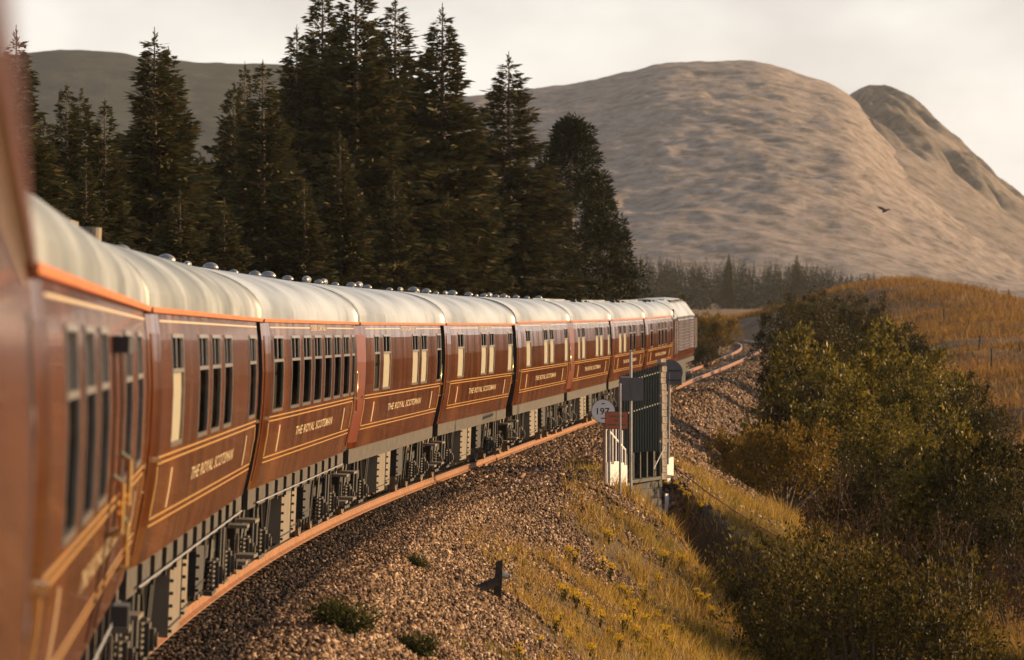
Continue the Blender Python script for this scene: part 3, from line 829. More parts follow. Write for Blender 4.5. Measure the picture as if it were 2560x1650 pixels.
def eb(root, roof):
    MB().box((-0.12, 8.6, 3.90), (0.16, 0.9, 0.26)).build('roof_box', 'box_tan', roof)
    MB().lathe([(0, 0.13), (0.24, 0.13), (0.245, 0.12), (0.22, 0.11), (0.22, 0)], 'z', (-0.10, 11.1, 3.78), 20).build('roof_drum', 'box_tan', roof)
def ea(root, roof):
    MB().box((1.42, 10.4, 2.86), (0.10, 1.3, 0.10)).build('door_lamp_housing', 'black_paint', root)
    for ya in (9.75, 11.2):
        d = MB(); bar(d, ya, ya + 0.05, 1.1, 2.9, 0.002, 0.012); d.build('door_edge', 'rubber', root)
    for yy, z in ((9.95, 1.9), (11.35, 1.62), (11.45, 2.0)):
        h = MB(); h.path([(1.40, yy, z - 0.18), (1.46, yy, z - 0.14), (1.46, yy, z + 0.14), (1.40, yy, z + 0.18)], 0.02, 6); h.build('handrail', 'brass', root)
    h = MB().tube((1.38, 10.6, 1.72), (1.45, 10.6, 1.72), 0.03, None, 8).tube((1.44, 10.45, 1.72), (1.44, 10.75, 1.72), 0.02, None, 6); h.build('door_handle', 'brass', root)
    h = MB().box((1.44, 11.6, 1.16), (0.10, 0.4, 0.14)); h.build('step_bracket', 'black_paint', root)
def eroof(root, roof):
    rr = random.Random(3 + len(root.name))
    b = MB()
    for k in range(10): b.box((0.35 + rr.uniform(-0.3, 0.35), 11 + k * 0.85 + rr.uniform(-.2, .2), 3.76 + rr.uniform(-.02, .03)), (rr.uniform(.15, .4), rr.uniform(.2, .7), 0.10))
    b.build('roof_ductwork', 'grime_dark', roof)
    for x in (0.2, 0.55):
        MB().box((x, LEN / 2, 3.83 - 0.13 * x), (0.05, LEN - 0.3, 0.05)).build('roof_rib', 'roof_paint', roof)
V3 = [(1.5, 1), (4.6, 0), (8.2, 1), (12.2, 1), (15.5, 1), (18.4, 1)]
V8 = [(1.4, 0), (3.4, 1), (5.6, 1), (7.6, 0), (9.6, 1), (11.8, 1), (14.2, 1), (16.2, 0), (18.0, 1)]
V6 = [(2.0, 1), (4.6, 0), (7.0, 1), (8.2, 0), (10.6, 1), (13.3, 1), (15.2, 0), (17.4, 1)]
sl_n = [(2.6, 3.7), (4.4, 6.0), (10.9, 12.5), (13.1, 14.7), (17.2, 18.4)]
sl_e = [(2.6, 4.2), (8.8, 10.4), (11.1, 12.7), (16.9, 18.4)]
w_c = [(1.4, 3.1), (4.5, 6.1), (6.7, 8.3), (8.9, 10.5), (11.1, 12.7), (13.3, 14.9), (15.5, 17.1), (17.6, 18.45)]
w_b = [(2.4, 4.0), (6.3, 7.9), (8.5, 10.1), (10.8, 12.4), (16.3, 17.9)]
w_a = [(2.7, 4.2), (5.0, 6.5), (7.3, 8.8), (12.2, 13.9), (15.4, 17.0)]
w_h = [(3.2, 4.8), (5.8, 7.4), (9.2, 10.6), (11.4, 12.8), (16.4, 17.9)]
w_i = [(2.5, 4.0), (7.8, 9.2), (10.2, 11.6), (12.7, 14.1), (17.0, 18.3)]
coach(0, 'railway_carriage', 'blurred brown carriage side filling the left edge of the frame', [(0.9, 1.9), (16.4, 18.0)], [0] * 2, None, 'z', 'roof_dirty')
coach(1, 'railway_carriage', 'out-of-focus maroon carriage at left with box and drum on its roof', w_a, [0] * 5, None, 'a', 'roof_dirty', [(3.6, 1), (9.6, 1)], extra=ea, pipe=True)
coach(2, 'railway_carriage', 'maroon carriage with one white-blinded window before three dark ones', w_b, [1, 0, 0, 0, 0], None, 'b', 'roof_dirty', [(12.3, 1), (15.4, 1)], extra=eb, pipe=True)
coach(3, 'railway_carriage', 'maroon dining carriage with a row of eight dark windows', w_c, [0] * 8, 'DINER CAR No1', 'c', 'roof_paint', V3, True, pipe=True)
coach(4, 'railway_carriage', 'maroon sleeping carriage just ahead of the eight-window dining carriage', sl_n, [0, 1, 1, 1, 0], 'STATE CAR No1', 'n', 'roof_paint', V6)
coach(5, 'railway_carriage', 'maroon sleeping carriage, second ahead of the eight-window dining carriage', sl_e, [1] * 4, 'STATE CAR No2', 'e', 'roof_paint', V6, True)
coach(6, 'railway_carriage', 'maroon sleeping carriage, third ahead of the eight-window dining carriage', sl_e, [1] * 4, 'STATE CAR No3', 'e', 'roof_paint', V6)
coach(7, 'railway_carriage', 'maroon sleeping carriage whose undergear passes behind the round 197 sign', sl_n, [1] * 5, 'STATE CAR No4', 'n', 'roof_paint', [(2, 1), (6, 1)], extra=eroof)
coach(8, 'railway_carriage', 'second maroon carriage behind the locomotive, over the green parapet', w_h, [1, 1, 0, 0, 0], None, 'h', 'roof_paint', [], extra=eroof)
coach(9, 'railway_carriage', 'maroon carriage coupled directly behind the locomotive', w_i, [0] * 5, None, 'i', 'roof_paint', [], extra=eroof)

# ------------------------------------------------------------------ locomotive
loco = empty('locomotive'); tag(loco, 'maroon diesel locomotive with louvred side at the head of the train', 'locomotive'); ypos(loco, 10)
LL = 21.3
prof = [(1.22, 1.05), (1.34, 1.3), (1.35, 2.6), (1.33, 3.0)]
m_ = MB(); ysl = [0, 0.55, 1.2, LL - 1.2, LL - 0.55, LL]; inn = [0.22, 0.05, 0, 0, 0.05, 0.22]
for y, i_ in zip(ysl, inn):
    for x, z in prof: m_.v.append((x - i_, y, z))
    for x, z in reversed(prof): m_.v.append((-x + i_, y, z))
n = 8
for j in range(5):
    for k in range(n): m_.f.append((j * n + k, (j + 1) * n + k, (j + 1) * n + (k + 1) % n, j * n + (k + 1) % n))
m_.f.append(tuple(range(n))); m_.f.append(tuple(5 * n + k for k in range(n))[::-1])
lb = m_.build('body', 'maroon', loco)
rp_ = [(1.335, 3.0), (1.18, 3.28), (0.95, 3.62), (0.6, 3.82), (0.0, 3.88)]
rr_ = rp_ + [(-x, z) for x, z in reversed(rp_[:-1])]
m_ = MB()
for y, dz in ((0.15, -0.22), (1.3, 0), (LL - 1.3, 0), (LL - 0.15, -0.22)):
    for x, z in rr_: m_.v.append((x, y, z + dz * (z - 3.0) / 0.88))
n = len(rr_)
for j in range(3):
    for k in range(n - 1): m_.f.append((j * n + k, (j + 1) * n + k, (j + 1) * n + k + 1, j * n + k + 1))
m_.f.append(tuple(range(n))[::-1]); m_.f.append(tuple(3 * n + k for k in range(n)))
lr = m_.build('roof', 'roof_paint', loco)
for y0, y1, x0 in ((2.0, 5.5, 0.55), (7, 12.5, 0.75), (14, 19, 0.72)):
    m_ = MB(); zz = 3.84 - 0.28 * (x0 - 0.3); m_.box((x0 - 0.05, (y0 + y1) / 2, zz), (0.34, y1 - y0, 0.12)); m_.build('roof_grille', 'grime_dark', lr)
MB().box((1.27, 0.95, 3.15), (0.12, 0.10, 0.5)).build('roof_joint', 'grime_dark', lr)
for y0, y1 in ((3.2, 8.6), (9.0, 13.4), (13.8, 18.4)):
    fr = MB().box((1.352, (y0 + y1) / 2, 2.3), (0.03, y1 - y0, 1.5)).build('grille', 'grime_dark', loco)
    for z in np.arange(1.62, 3.0, 0.13):
        s_ = MB(); zf = float(z); s_.add([(1.365, y0 + 0.08, zf - 0.02), (1.43, y0 + 0.08, zf - 0.05), (1.43, y1 - 0.08, zf - 0.05), (1.365, y1 - 0.08, zf - 0.02), (1.365, y0 + 0.08, zf + 0.02), (1.435, y0 + 0.08, zf - 0.03), (1.435, y1 - 0.08, zf - 0.03), (1.365, y1 - 0.08, zf + 0.02)], [(0, 1, 2, 3), (4, 7, 6, 5), (1, 5, 6, 2), (0, 4, 5, 1), (3, 2, 6, 7)])
        s_.build('slat', 'maroon', fr)
for y0 in (0.75, LL - 1.75):
    w_ = MB().box((1.345, y0 + 0.5, 2.55), (0.04, 0.95, 0.7)).build('cab_window', 'window_alloy', loco)
    MB().box((1.37, y0 + 0.5, 2.55), (0.01, 0.8, 0.56)).build('pane', 'glass', w_)
for y0 in (0.45, 1.9, LL - 1.9, LL - 0.4):
    h = MB(); h.path([(1.28, y0, 1.45), (1.41, y0, 1.5), (1.41, y0, 2.9), (1.28, y0, 2.95)], 0.025, 6); h.build('handrail', 'galvanised', loco)
MB().box((1.35, 2.5, 1.75), (0.03, 0.5, 0.5)).build('cab_door_step', 'black_paint', loco)
MB().box((0, LL / 2, 0.55), (2.5, 5.2, 1.0)).build('fuel_tank', 'grime_dark', loco)
for s in (1, -1): MB().box((s * 1.24, LL / 2, 1.0), (0.08, LL - 0.4, 0.2)).build('solebar', 'grime_dark', loco)
fr, wh, ab, sp, br = bogie_parts()
for yc_ in (4.2, LL - 4.2):
    b_ = MB()
    for s in (1, -1): b_.box((s * 1.06, 0, 0.72), (0.09, 5.0, 0.26)); b_.box((s * 1.08, 0, 0.45), (0.06, 1.6, 0.2))
    b_ = b_.build('bogie', 'grime_dark', loco, loc=(0, yc_, -DROP))
    for yy in (-2.0, 0, 2.0):
        for s in (-1, 1):
            w = ob('wheel', wh, b_, (s * 0.745, yy, 0.458)); w.rotation_euler = (0, 0, 0 if s > 0 else math.pi)
        ob('axlebox', ab, b_, (1.12, yy, 0.458)); ob('spring', sp, b_, (1.12, yy + 0.4, 0.35))
for yy in (0, LL):
    for s in (1, -1):
        sg = -1 if yy == 0 else 1
        MB().tube((s * 0.87, yy - 0.1 * sg, 1.0), (s * 0.87, yy + 0.3 * sg, 1.0), 0.1, None, 10).tube((s * 0.87, yy + 0.3 * sg, 1.0), (s * 0.87, yy + 0.34 * sg, 1.0), 0.2, None, 12).build('buffer', 'grime_dark', loco)
#PART3
# ------------------------------------------------------------------ bridge, signs and line-side things
def wp(px, py, d): return Vector(ray(px, py, d))
def lineside(name, label, cat, px, d, py_base=None, group=None):
    x = (px - 1280) / F * d
    o = empty(name, (x, d, gz(x, d) if py_base is None else HC + (YH - py_base) / F * d))
    return tag(o, label, cat, group)
S = lambda d: d / F            # metres per photograph pixel at depth d

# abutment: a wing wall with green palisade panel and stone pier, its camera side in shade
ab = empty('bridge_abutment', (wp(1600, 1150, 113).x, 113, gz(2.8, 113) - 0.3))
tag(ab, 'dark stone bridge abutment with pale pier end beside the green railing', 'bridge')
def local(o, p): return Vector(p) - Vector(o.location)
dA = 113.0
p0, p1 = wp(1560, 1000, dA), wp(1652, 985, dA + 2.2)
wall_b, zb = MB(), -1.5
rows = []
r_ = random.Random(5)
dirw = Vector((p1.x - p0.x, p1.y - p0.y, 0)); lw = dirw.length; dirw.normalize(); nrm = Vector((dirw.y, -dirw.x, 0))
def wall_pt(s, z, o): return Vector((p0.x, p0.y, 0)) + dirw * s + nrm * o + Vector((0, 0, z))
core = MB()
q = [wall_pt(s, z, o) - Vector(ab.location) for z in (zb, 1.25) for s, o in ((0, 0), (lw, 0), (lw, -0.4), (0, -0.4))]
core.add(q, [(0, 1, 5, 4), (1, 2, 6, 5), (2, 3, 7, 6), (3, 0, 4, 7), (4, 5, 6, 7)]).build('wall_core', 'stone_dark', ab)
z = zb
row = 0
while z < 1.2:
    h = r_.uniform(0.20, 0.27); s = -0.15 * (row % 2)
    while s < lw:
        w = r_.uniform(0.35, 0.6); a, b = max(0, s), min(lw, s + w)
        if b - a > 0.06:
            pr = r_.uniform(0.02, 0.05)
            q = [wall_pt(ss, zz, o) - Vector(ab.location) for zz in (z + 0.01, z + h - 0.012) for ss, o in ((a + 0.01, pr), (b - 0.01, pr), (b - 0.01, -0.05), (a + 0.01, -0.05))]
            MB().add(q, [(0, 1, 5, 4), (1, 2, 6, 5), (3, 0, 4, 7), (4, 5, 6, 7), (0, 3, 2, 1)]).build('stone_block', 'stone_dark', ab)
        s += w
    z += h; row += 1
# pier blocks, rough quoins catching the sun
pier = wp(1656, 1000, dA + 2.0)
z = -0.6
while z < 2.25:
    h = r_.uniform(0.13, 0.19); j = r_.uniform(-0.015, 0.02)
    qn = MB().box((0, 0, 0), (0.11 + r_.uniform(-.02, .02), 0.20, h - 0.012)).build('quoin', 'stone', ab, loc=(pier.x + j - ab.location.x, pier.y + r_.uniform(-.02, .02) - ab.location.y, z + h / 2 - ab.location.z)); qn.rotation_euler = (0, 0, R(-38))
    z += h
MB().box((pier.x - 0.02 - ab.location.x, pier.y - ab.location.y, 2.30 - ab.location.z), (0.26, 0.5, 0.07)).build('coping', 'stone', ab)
# green palisade railing in front of the wall
pr0, pr1 = wp(1549, 940, 110.5), wp(1648, 912, 114.0)
rl = empty('parapet_railing', (pr0.x, pr0.y, 0.25)); tag(rl, 'dark green steel palisade railing on the bridge, against the pale pier', 'railing')
npale = 15
for k in range(npale):
    t = (k + 0.5) / npale; p = pr0.lerp(pr1, t); q = p - Vector(rl.location)
    b = MB(); w = 0.045; top = p.z - rl.location.z
    b.add([(q.x - w, q.y, -0.1), (q.x, q.y - 0.02, -0.1), (q.x + w, q.y, -0.1), (q.x - w, q.y, top - 0.05), (q.x, q.y - 0.02, top + 0.02), (q.x + w, q.y, top - 0.05), (q.x, q.y + 0.012, -0.1), (q.x, q.y + 0.012, top)],
          [(0, 1, 4, 3), (1, 2, 5, 4), (2, 6, 7, 5), (6, 0, 3, 7), (3, 4, 7), (4, 5, 7)])
    b.build('pale', 'green_paint', rl)
for hh in (0.18, 0.95):
    a_, b_ = pr0 - Vector(rl.location), pr1 - Vector(rl.location)
    MB().tube((a_.x, a_.y + 0.04, a_.z - hh), (b_.x, b_.y + 0.04, b_.z - hh), 0.03, None, 6).build('cross_rail', 'green_paint', rl)
    for k in range(5):
        t = (k + 0.7) / 6; c_ = a_.lerp(b_, t)
        MB().box((c_.x, c_.y, c_.z - hh + 0.04), (0.05, 0.05, 0.03)).build('bracket', 'galvanised', rl)
# girder of the underbridge in the shade below
gdr = MB(); c0 = wp(1560, 1090, 111.5); c1 = wp(1660, 1060, 116)
bx_ = empty('bridge_girder', (c0.x, c0.y, -0.4)); tag(bx_, 'dark plate girder of the small underbridge below the green railing', 'girder')
dv = (c1 - c0); dv.z = 0; L_ = dv.length; dv.normalize(); nn = Vector((dv.y, -dv.x, 0))
for k, (zc, hh, th) in enumerate(((0.36, 0.08, 0.34), (-0.1, 0.85, 0.05), (-0.55, 0.08, 0.34))):
    q = [dv * s + nn * (o * th / 2) + Vector((0, 0, zc + 0.4 + hz * hh / 2)) for hz in (-1, 1) for s, o in ((0, 1), (L_, 1), (L_, -1), (0, -1))]
    MB().add(q, [(0, 1, 5, 4), (1, 2, 6, 5), (2, 3, 7, 6), (3, 0, 4, 7), (4, 5, 6, 7), (3, 2, 1, 0)]).build(['top_flange', 'web_plate', 'bottom_flange'][k], 'black_paint', bx_)
for k in range(6):
    s = L_ * (k + 0.5) / 6
    q = [dv * (s + a) + nn * o + Vector((0, 0, z)) for z in (-0.1, 0.7) for a, o in ((-0.02, 0.02), (0.02, 0.02), (0.02, 0.15), (-0.02, 0.15))]
    MB().add(q, [(0, 1, 5, 4), (1, 2, 6, 5), (2, 3, 7, 6), (3, 0, 4, 7), (4, 5, 6, 7)]).build('stiffener', 'black_paint', bx_)

def sign_text(txt, w, h, mat, parent, loc, name='lettering'):
    cu = bpy.data.curves.new('t', 'FONT'); cu.body = txt; cu.offset = 0.015; cu.align_x = 'CENTER'
    o = bpy.data.objects.new('t', cu); COL.objects.link(o)
    dg = bpy.context.evaluated_depsgraph_get(); dg.update()
    me = bpy.data.meshes.new_from_object(o.evaluated_get(dg)); bpy.data.objects.remove(o)
    co = np.empty(len(me.vertices) * 3, np.float32); me.vertices.foreach_get('co', co); co = co.reshape(-1, 3)
    mn, mx = co.min(0), co.max(0); out = np.zeros_like(co)
    out[:, 0] = ((co[:, 0] - mn[0]) / (mx[0] - mn[0]) - 0.5) * w; out[:, 2] = ((co[:, 1] - mn[1]) / (mx[1] - mn[1]) - 0.5) * h
    me.vertices.foreach_set('co', out.ravel()); me.update(); me.materials.clear(); me.materials.append(M[mat])
    return tag(ob(name, me, parent, loc), kind='stuff')
# milepost 197
d = 104.0
ms = lineside('mile_sign', 'round white sign reading 197 on a brown timber post', 'sign', 1512, d)
zc = HC + (YH - 1028) / F * d - ms.location.z; xo = wp(1508, 0, d).x - ms.location.x; rad = 29 * S(d)
MB().box((0.01, 0.06, (zc - 0.2) / 2), (0.12, 0.1, zc + 0.5)).build('post', 'post_timber', ms)
pl = MB().lathe([(-0.012, 0), (-0.012, rad), (0.012, rad), (0.012, 0)], 'y', (xo, 0, zc), 32).build('sign_plate', 'white_paint', ms)
MB().lathe([(-0.016, rad), (-0.016, rad + 0.012), (0.016, rad + 0.012), (0.016, rad)], 'y', (xo, 0, zc), 32).build('rim', 'sign_back', pl)
sign_text('197', 0.29, 0.15, 'black_paint', pl, (xo, -0.016, zc + 0.0))
for dz, w in ((0.17, 0.075), (-0.16, 0.11)): MB().box((xo, -0.015, zc + dz), (w, 0.003, 0.022)).build('small_print', 'black_paint', pl)
# orange board
d = 102.5
bo = lineside('warning_board', 'orange rectangular board with dark lettering overlapping the 197 sign', 'sign', 1541, d)
zc = HC + (YH - 1051) / F * d - bo.location.z
MB().tube((-0.16, 0.05, -0.4), (-0.16, 0.05, zc + 0.1), 0.03, None, 8).build('post', 'galvanised', bo)
pl = MB().box((0, 0, zc), (0.49, 0.02, 0.37)).build('board', 'orange_sign', bo)
MB().box((0, 0.012, zc), (0.51, 0.006, 0.39)).build('border', 'black_paint', pl)
for dx, dz, w in ((-0.09, 0.095, 0.155), (0.095, 0.095, 0.165), (0, 0.0, 0.09), (-0.105, -0.095, 0.205), (0.125, -0.095, 0.185)): MB().box((dx, -0.012, zc + dz), (w, 0.003, 0.03)).build('small_print', 'sign_back', pl)
# tall thin post with the back of a square board
d = 103.5
tp = lineside('signal_post', 'tall thin grey steel post carrying the back of a square dark board', 'post', 1577, d)
top = HC + (YH - 880) / F * d - tp.location.z
MB().tube((0, 0, -0.3), (0, 0, top), 0.034, None, 10).build('pole', 'galvanised', tp)
zc = HC + (YH - 973) / F * d - tp.location.z
bd = MB().box((0.01, -0.05, zc), (0.53, 0.02, 0.52)).build('board', 'sign_back', tp)
MB().box((0.01, -0.065, zc), (0.03, 0.012, 0.5)).build('stiffener', 'sign_back', bd)
MB().box((-0.13, -0.05, zc + 0.275), (0.2, 0.03, 0.03)).build('bracket', 'galvanised', tp)
d = 102.0
t2 = lineside('marker_pole', 'short slim steel pole left of the square dark board', 'pole', 1550, d)
top = HC + (YH - 962) / F * d - t2.location.z
MB().tube((0, 0, -0.3), (0, 0, top), 0.026, None, 8).tube((0, 0, top), (0, 0, top + 0.03), 0.035, 0.02, 8).build('pole', 'galvanised', t2)
# white paling guards, faces to the sun
def palings(name, label, pa, pb, n, hlow, htall, sink=0.3):
    o = empty(name, (pa[0], pa[1], gz(*pa))); tag(o, label, 'fence')
    for k in range(n):
        t = k / max(1, n - 1); x = pa[0] + (pb[0] - pa[0]) * t; y = pa[1] + (pb[1] - pa[1]) * t; z = gz(x, y)
        pb_ = MB().box((0, 0, z - o.location.z + hlow / 2 - sink / 2), (0.03, 0.135, hlow + sink)).build('board', 'white_paint', o, loc=(x - pa[0], y - pa[1], 0)); pb_.rotation_euler = (0, 0, R(-40))
        if htall: MB().tube((x - pa[0] - 0.06, y - pa[1] + 0.3, z - o.location.z), (x - pa[0] - 0.06, y - pa[1] + 0.3, z - o.location.z + htall), 0.022, None, 6).build('upright', 'white_paint', o)
    if htall:
        a_ = Vector((-0.06, 0.3, htall - 0.03)); b_ = Vector((pb[0] - pa[0] - 0.06, pb[1] - pa[1] + 0.3, gz(*pb) - o.location.z + htall - 0.03))
        MB().tube(a_, b_, 0.025, None, 6).build('top_rail', 'white_paint', o)
palings('paling_guard', 'row of white boards and uprights beneath the orange board', (wp(1522, 0, 102.8).x, 102.8), (wp(1570, 0, 107.2).x, 107.2), 7, 0.55, 1.35)
palings('paling_guard', 'small group of white boards right of the pale pier', (wp(1667, 0, 119).x, 119), (wp(1679, 0, 121.4).x, 121.4), 4, 0.5, 0)
# speed board seen from behind
d = 121.0
sb = lineside('speed_board', 'dark back of a round-topped sign in front of the locomotive', 'sign', 1669, d)
zc = HC + (YH - 931) / F * d - sb.location.z; xo = wp(1676, 0, d).x - sb.location.x; rad = 31 * S(d)
MB().tube((0, 0.02, -0.3), (0.05, 0.02, zc), 0.035, None, 8).build('pole', 'galvanised', sb)
pb_ = MB().lathe([(-0.012, 0), (-0.012, rad), (0.012, rad), (0.012, 0)], 'y', (xo, 0, zc), 28).build('sign_plate', 'sign_back', sb)
MB().box((xo + 0.12, 0.03, zc - 0.12), (0.36, 0.02, 0.42)).build('lower_plate', 'sign_back', sb)
for dz in (0.05, -0.2): MB().box((xo + 0.1, -0.03, zc + dz), (0.34, 0.03, 0.03)).build('stiffener', 'black_paint', pb_)
# cable down from the pier and wire across the ravine
def wire(name, label, pts, r, mat, cat='cable'):
    o = MB().path(pts, r, 6).build(name, mat); tag(o, label, cat); return o
wire('stay_cable', 'pale stay cable slanting down from the pale pier', [wp(1661, 1118, 113.5), wp(1650, 1140, 112.8), wp(1634, 1172, 112)], 0.014, 'galvanised')
pts = []
for k in range(9):
    t = k / 8; px = 1692 + t * 250; py = 1172 + 168 * t + 8 * math.sin(t * math.pi); pts.append(wp(px, py, 113 - 7 * t))
wire('cable_pipe', 'thin rusty pipe running down the shaded ravine', pts, 0.016, 'rail_rust', 'pipe')

# stump with leaning timber on the near ballast slope
h = hit(1240, 1494); st = empty('timber_stump', h); tag(st, 'short dark timber stump with a leaning prop on the ballast slope', 'stump')
sc_ = S(h[1])
MB().add([(-0.06, -0.05, -0.2), (0.08, -0.05, -0.2), (0.08, 0.06, -0.2), (-0.06, 0.06, -0.2), (0.0, -0.05, 0.57), (0.105, -0.05, 0.60), (0.105, 0.06, 0.60), (0.0, 0.06, 0.57)], [(0, 1, 5, 4), (1, 2, 6, 5), (2, 3, 7, 6), (3, 0, 4, 7), (4, 5, 6, 7)]).build('upright', 'old_timber', st)
tm = MB().tube((-0.50, -0.25, 0.06), (0.02, -0.02, 0.26), 0.065, 0.08, 6); tm.build('leaning_prop', 'old_timber', st)
MB().tube((0.1, -0.02, 0.36), (0.2, -0.02, 0.33), 0.05, 0.045, 10).build('cap_lamp', 'galvanised', st)

# fence posts on the moor, pole on the hill, bird
for px, py0, py1, lab in ((2292, 772, 800, 'leftmost weathered fence post on the moor above the bushes'), (2360, 773, 812, 'second fence post on the moor, slim and upright'), (2446, 842, 880, 'leaning fence post on the moor below the upright one'), (2479, 878, 930, 'lowest fence post on the moor beside the hollow')):
    x, dd, z = hit(px, py1 - 4, 150)
    fp = empty('fence_post', (x, dd, z)); tag(fp, lab, 'fence post', 'posts of the moor fence')
    hgt = (py1 - py0) * S(dd); ln = 0.12 if py0 == 842 else 0.0
    MB().tube((0, 0, -0.25), (ln, 0, hgt), 0.06, 0.05, 7).build('post', 'old_timber', fp)
    MB().box((ln * 0.8, 0, hgt * 0.8), (0.16, 0.03, 0.03)).build('wire_staple', 'galvanised', fp)
x, dd, z = hit(2301, 697, 250, 1500)
up = empty('utility_pole', (x, dd, z)); tag(up, 'pale utility pole standing on the small moor hill', 'pole')
hh = (697 - 662) * S(dd)
MB().tube((0, 0, -0.5), (0, 0, hh), 0.13, 0.09, 8).build('pole', 'galvanised', up)
MB().box((0, 0, hh - 0.25), (0.9, 0.08, 0.08)).build('crossarm', 'old_timber', up)
pb = wp(2213, 527, 300.0)
bd = empty('bird', pb); tag(bd, 'small dark bird gliding in front of the mountain', 'bird')
b = MB().lathe([(-0.28, 0.0), (-0.2, 0.05), (0, 0.09), (0.2, 0.06), (0.3, 0.03), (0.36, 0.0)], 'x', (0, 0, 0), 10); b.build('body', 'bird_feather', bd)
for s in (-1, 1):
    MB().add([(-0.1, 0, 0.03), (0.12, 0, 0.03), (0.10, s * 0.4, 0.16), (-0.05, s * 0.75, 0.22), (-0.14, s * 0.4, 0.14), (0, s * 0.3, 0.18)], [(0, 1, 5), (1, 2, 5), (2, 3, 5), (3, 4, 5), (4, 0, 5)]).build('wing', 'bird_feather', bd)
bd.rotation_euler = (0.2, -0.4, 0.5)

# ------------------------------------------------------------------ foliage meshes
def quads_from(P, D, N, ln, wd):
    """diamond leaves: base P, direction D, side vector N"""
    ln = ln[:, None]; wd = wd[:, None]
    a = P; b = P + D * ln * 0.45 + N * wd * 0.5; c = P + D * ln; d_ = P + D * ln * 0.45 - N * wd * 0.5
    v = np.stack([a, b, c, d_], 1).reshape(-1, 3); f = np.arange(len(v)).reshape(-1, 4); return v, f
def unit(v): return v / np.maximum(1e-9, np.linalg.norm(v, axis=-1, keepdims=True))
def spruce(seed, H=16.0, Rm=2.3, dens=1.0, bare=0.05):
    g = np.random.default_rng(seed); Ps, Ds, Ln, Wd = [], [], [], []
    limbs = MB()
    t = bare
    while t < 0.995:
        z = H * t; prof = Rm * ((1 - t) ** 0.86) * (0.55 + 0.45 * min(1, t / 0.12)) * (1.0 if t < 0.93 else 0.8)
        nb = 7 if t < 0.85 else 5
        a0 = g.uniform(0, 6.28)
        for k in range(nb):
            if g.random() < 0.08: continue
            ln = prof * (g.uniform(0.55, 1.3) if g.random() < 0.85 else g.uniform(0.3, 0.6)) + 0.08; az = a0 + k * 6.283 / nb + g.normal(0, 0.25)
            e0 = -0.30 + 0.95 * t ** 1.6 + g.normal(0, 0.07); e1 = 0.14 + 0.1 * t
            out = np.array([math.cos(az), math.sin(az), 0]); side = np.array([-math.sin(az), math.cos(az), 0])
            n = int((ln / 0.05 * 4.2 + 12) * dens)
            s = g.random(n) ** 0.8
            lat = g.uniform(-1, 1, n) * (0.34 * ln * (1 - s) + 0.13)
            p = out * (ln * s)[:, None] + side * lat[:, None]
            p[:, 2] += z + ln * (e0 * s + e1 * s * s) - np.abs(lat) * 0.25 - g.random(n) ** 2 * 0.28
            d_ = out * (0.8 + 0.4 * g.random(n))[:, None] + side * (np.sign(lat) * g.uniform(0.2, 1.1, n))[:, None]
            d_[:, 2] += e0 * 0.6 + g.normal(-0.18, 0.35, n)
            Ps.append(p); Ds.append(unit(d_)); q_ = min(1.0, 0.5 + 1.3 * (1 - t)); Ln.append(g.uniform(0.16, 0.46, n) * q_); Wd.append(g.uniform(0.07, 0.18, n) * q_)
            if ln > 0.5:
                limbs.tube((0, 0, z), tuple(out * ln * 0.7 + np.array([0, 0, z + ln * (e0 * 0.7 + e1 * 0.49)])), 0.03 * ln / 2 + 0.008, 0.006, 4, False)
        t += (0.30 + 0.16 * g.random()) / H * (1.0 if t < 0.85 else 0.85)
    n = 40
    Ps.append(np.stack([g.normal(0, 0.02, n), g.normal(0, 0.02, n), H * (0.97 + 0.035 * g.random(n))], 1)); Ds.append(unit(np.stack([g.normal(0, .4, n), g.normal(0, .4, n), np.ones(n)], 1))); Ln.append(np.full(n, 0.16)); Wd.append(np.full(n, 0.04))
    P = np.concatenate(Ps); D = np.concatenate(Ds); N = unit(np.cross(D, g.normal(0, 1, D.shape)))
    v, f = quads_from(P, D, N, np.concatenate(Ln), np.concatenate(Wd))
    tr = MB(); prev = None
    for k in range(9):
        tt = k / 8; limbs.tube((0, 0, H * tt - (0.5 if k == 0 else 0)), (0, 0, H * min(1.02, tt + 0.125)), 0.17 * (1 - tt) * H / 16 + 0.012, 0.17 * max(0, 1 - tt - 0.125) * H / 16 + 0.01, 7, False)
    return np_mesh('crown', v, f, 'needles'), limbs.mesh('trunk', 'bark')
def pine(seed, H=13.0):
    g = np.random.default_rng(seed); Ps, Ds = [], []; limbs = MB()
    for k in range(250):
        t = g.random() ** 0.85; z = H * (0.06 + 0.92 * t); rmax = 2.7 * (1 - t) ** 0.85 * (0.7 + 0.5 * min(1, t / 0.25)) + 0.15
        r = rmax * math.sqrt(g.uniform(0.25, 1)); az = g.uniform(0, 6.28)
        c = np.array([r * math.cos(az), r * math.sin(az), z]); cr = g.uniform(0.28, 0.5)
        n = 110; d_ = unit(g.normal(0, 1, (n, 3)) + np.array([0.3 * math.cos(az), 0.3 * math.sin(az), 0.55]))
        Ps.append(c + d_ * (cr * g.random(n) ** 0.5)[:, None] * np.array([1, 1, 1.35])); Ds.append(unit(d_ + g.normal(0, .35, (n, 3))))
        if k % 3 == 0: limbs.tube((0, 0, z - 0.35 * r), tuple(c), 0.05, 0.02, 4, False)
    P = np.concatenate(Ps); D = np.concatenate(Ds); N = unit(np.cross(D, g.normal(0, 1, D.shape))); n = len(P)
    v, f = quads_from(P, D, N, g.uniform(0.14, 0.28, n), g.uniform(0.05, 0.09, n))
    limbs.tube((0, 0, -0.5), (0, 0, H * 0.95), 0.22, 0.03, 8, False)
    return np_mesh('crown', v, f, 'needles_pine'), limbs.mesh('trunk', 'bark')
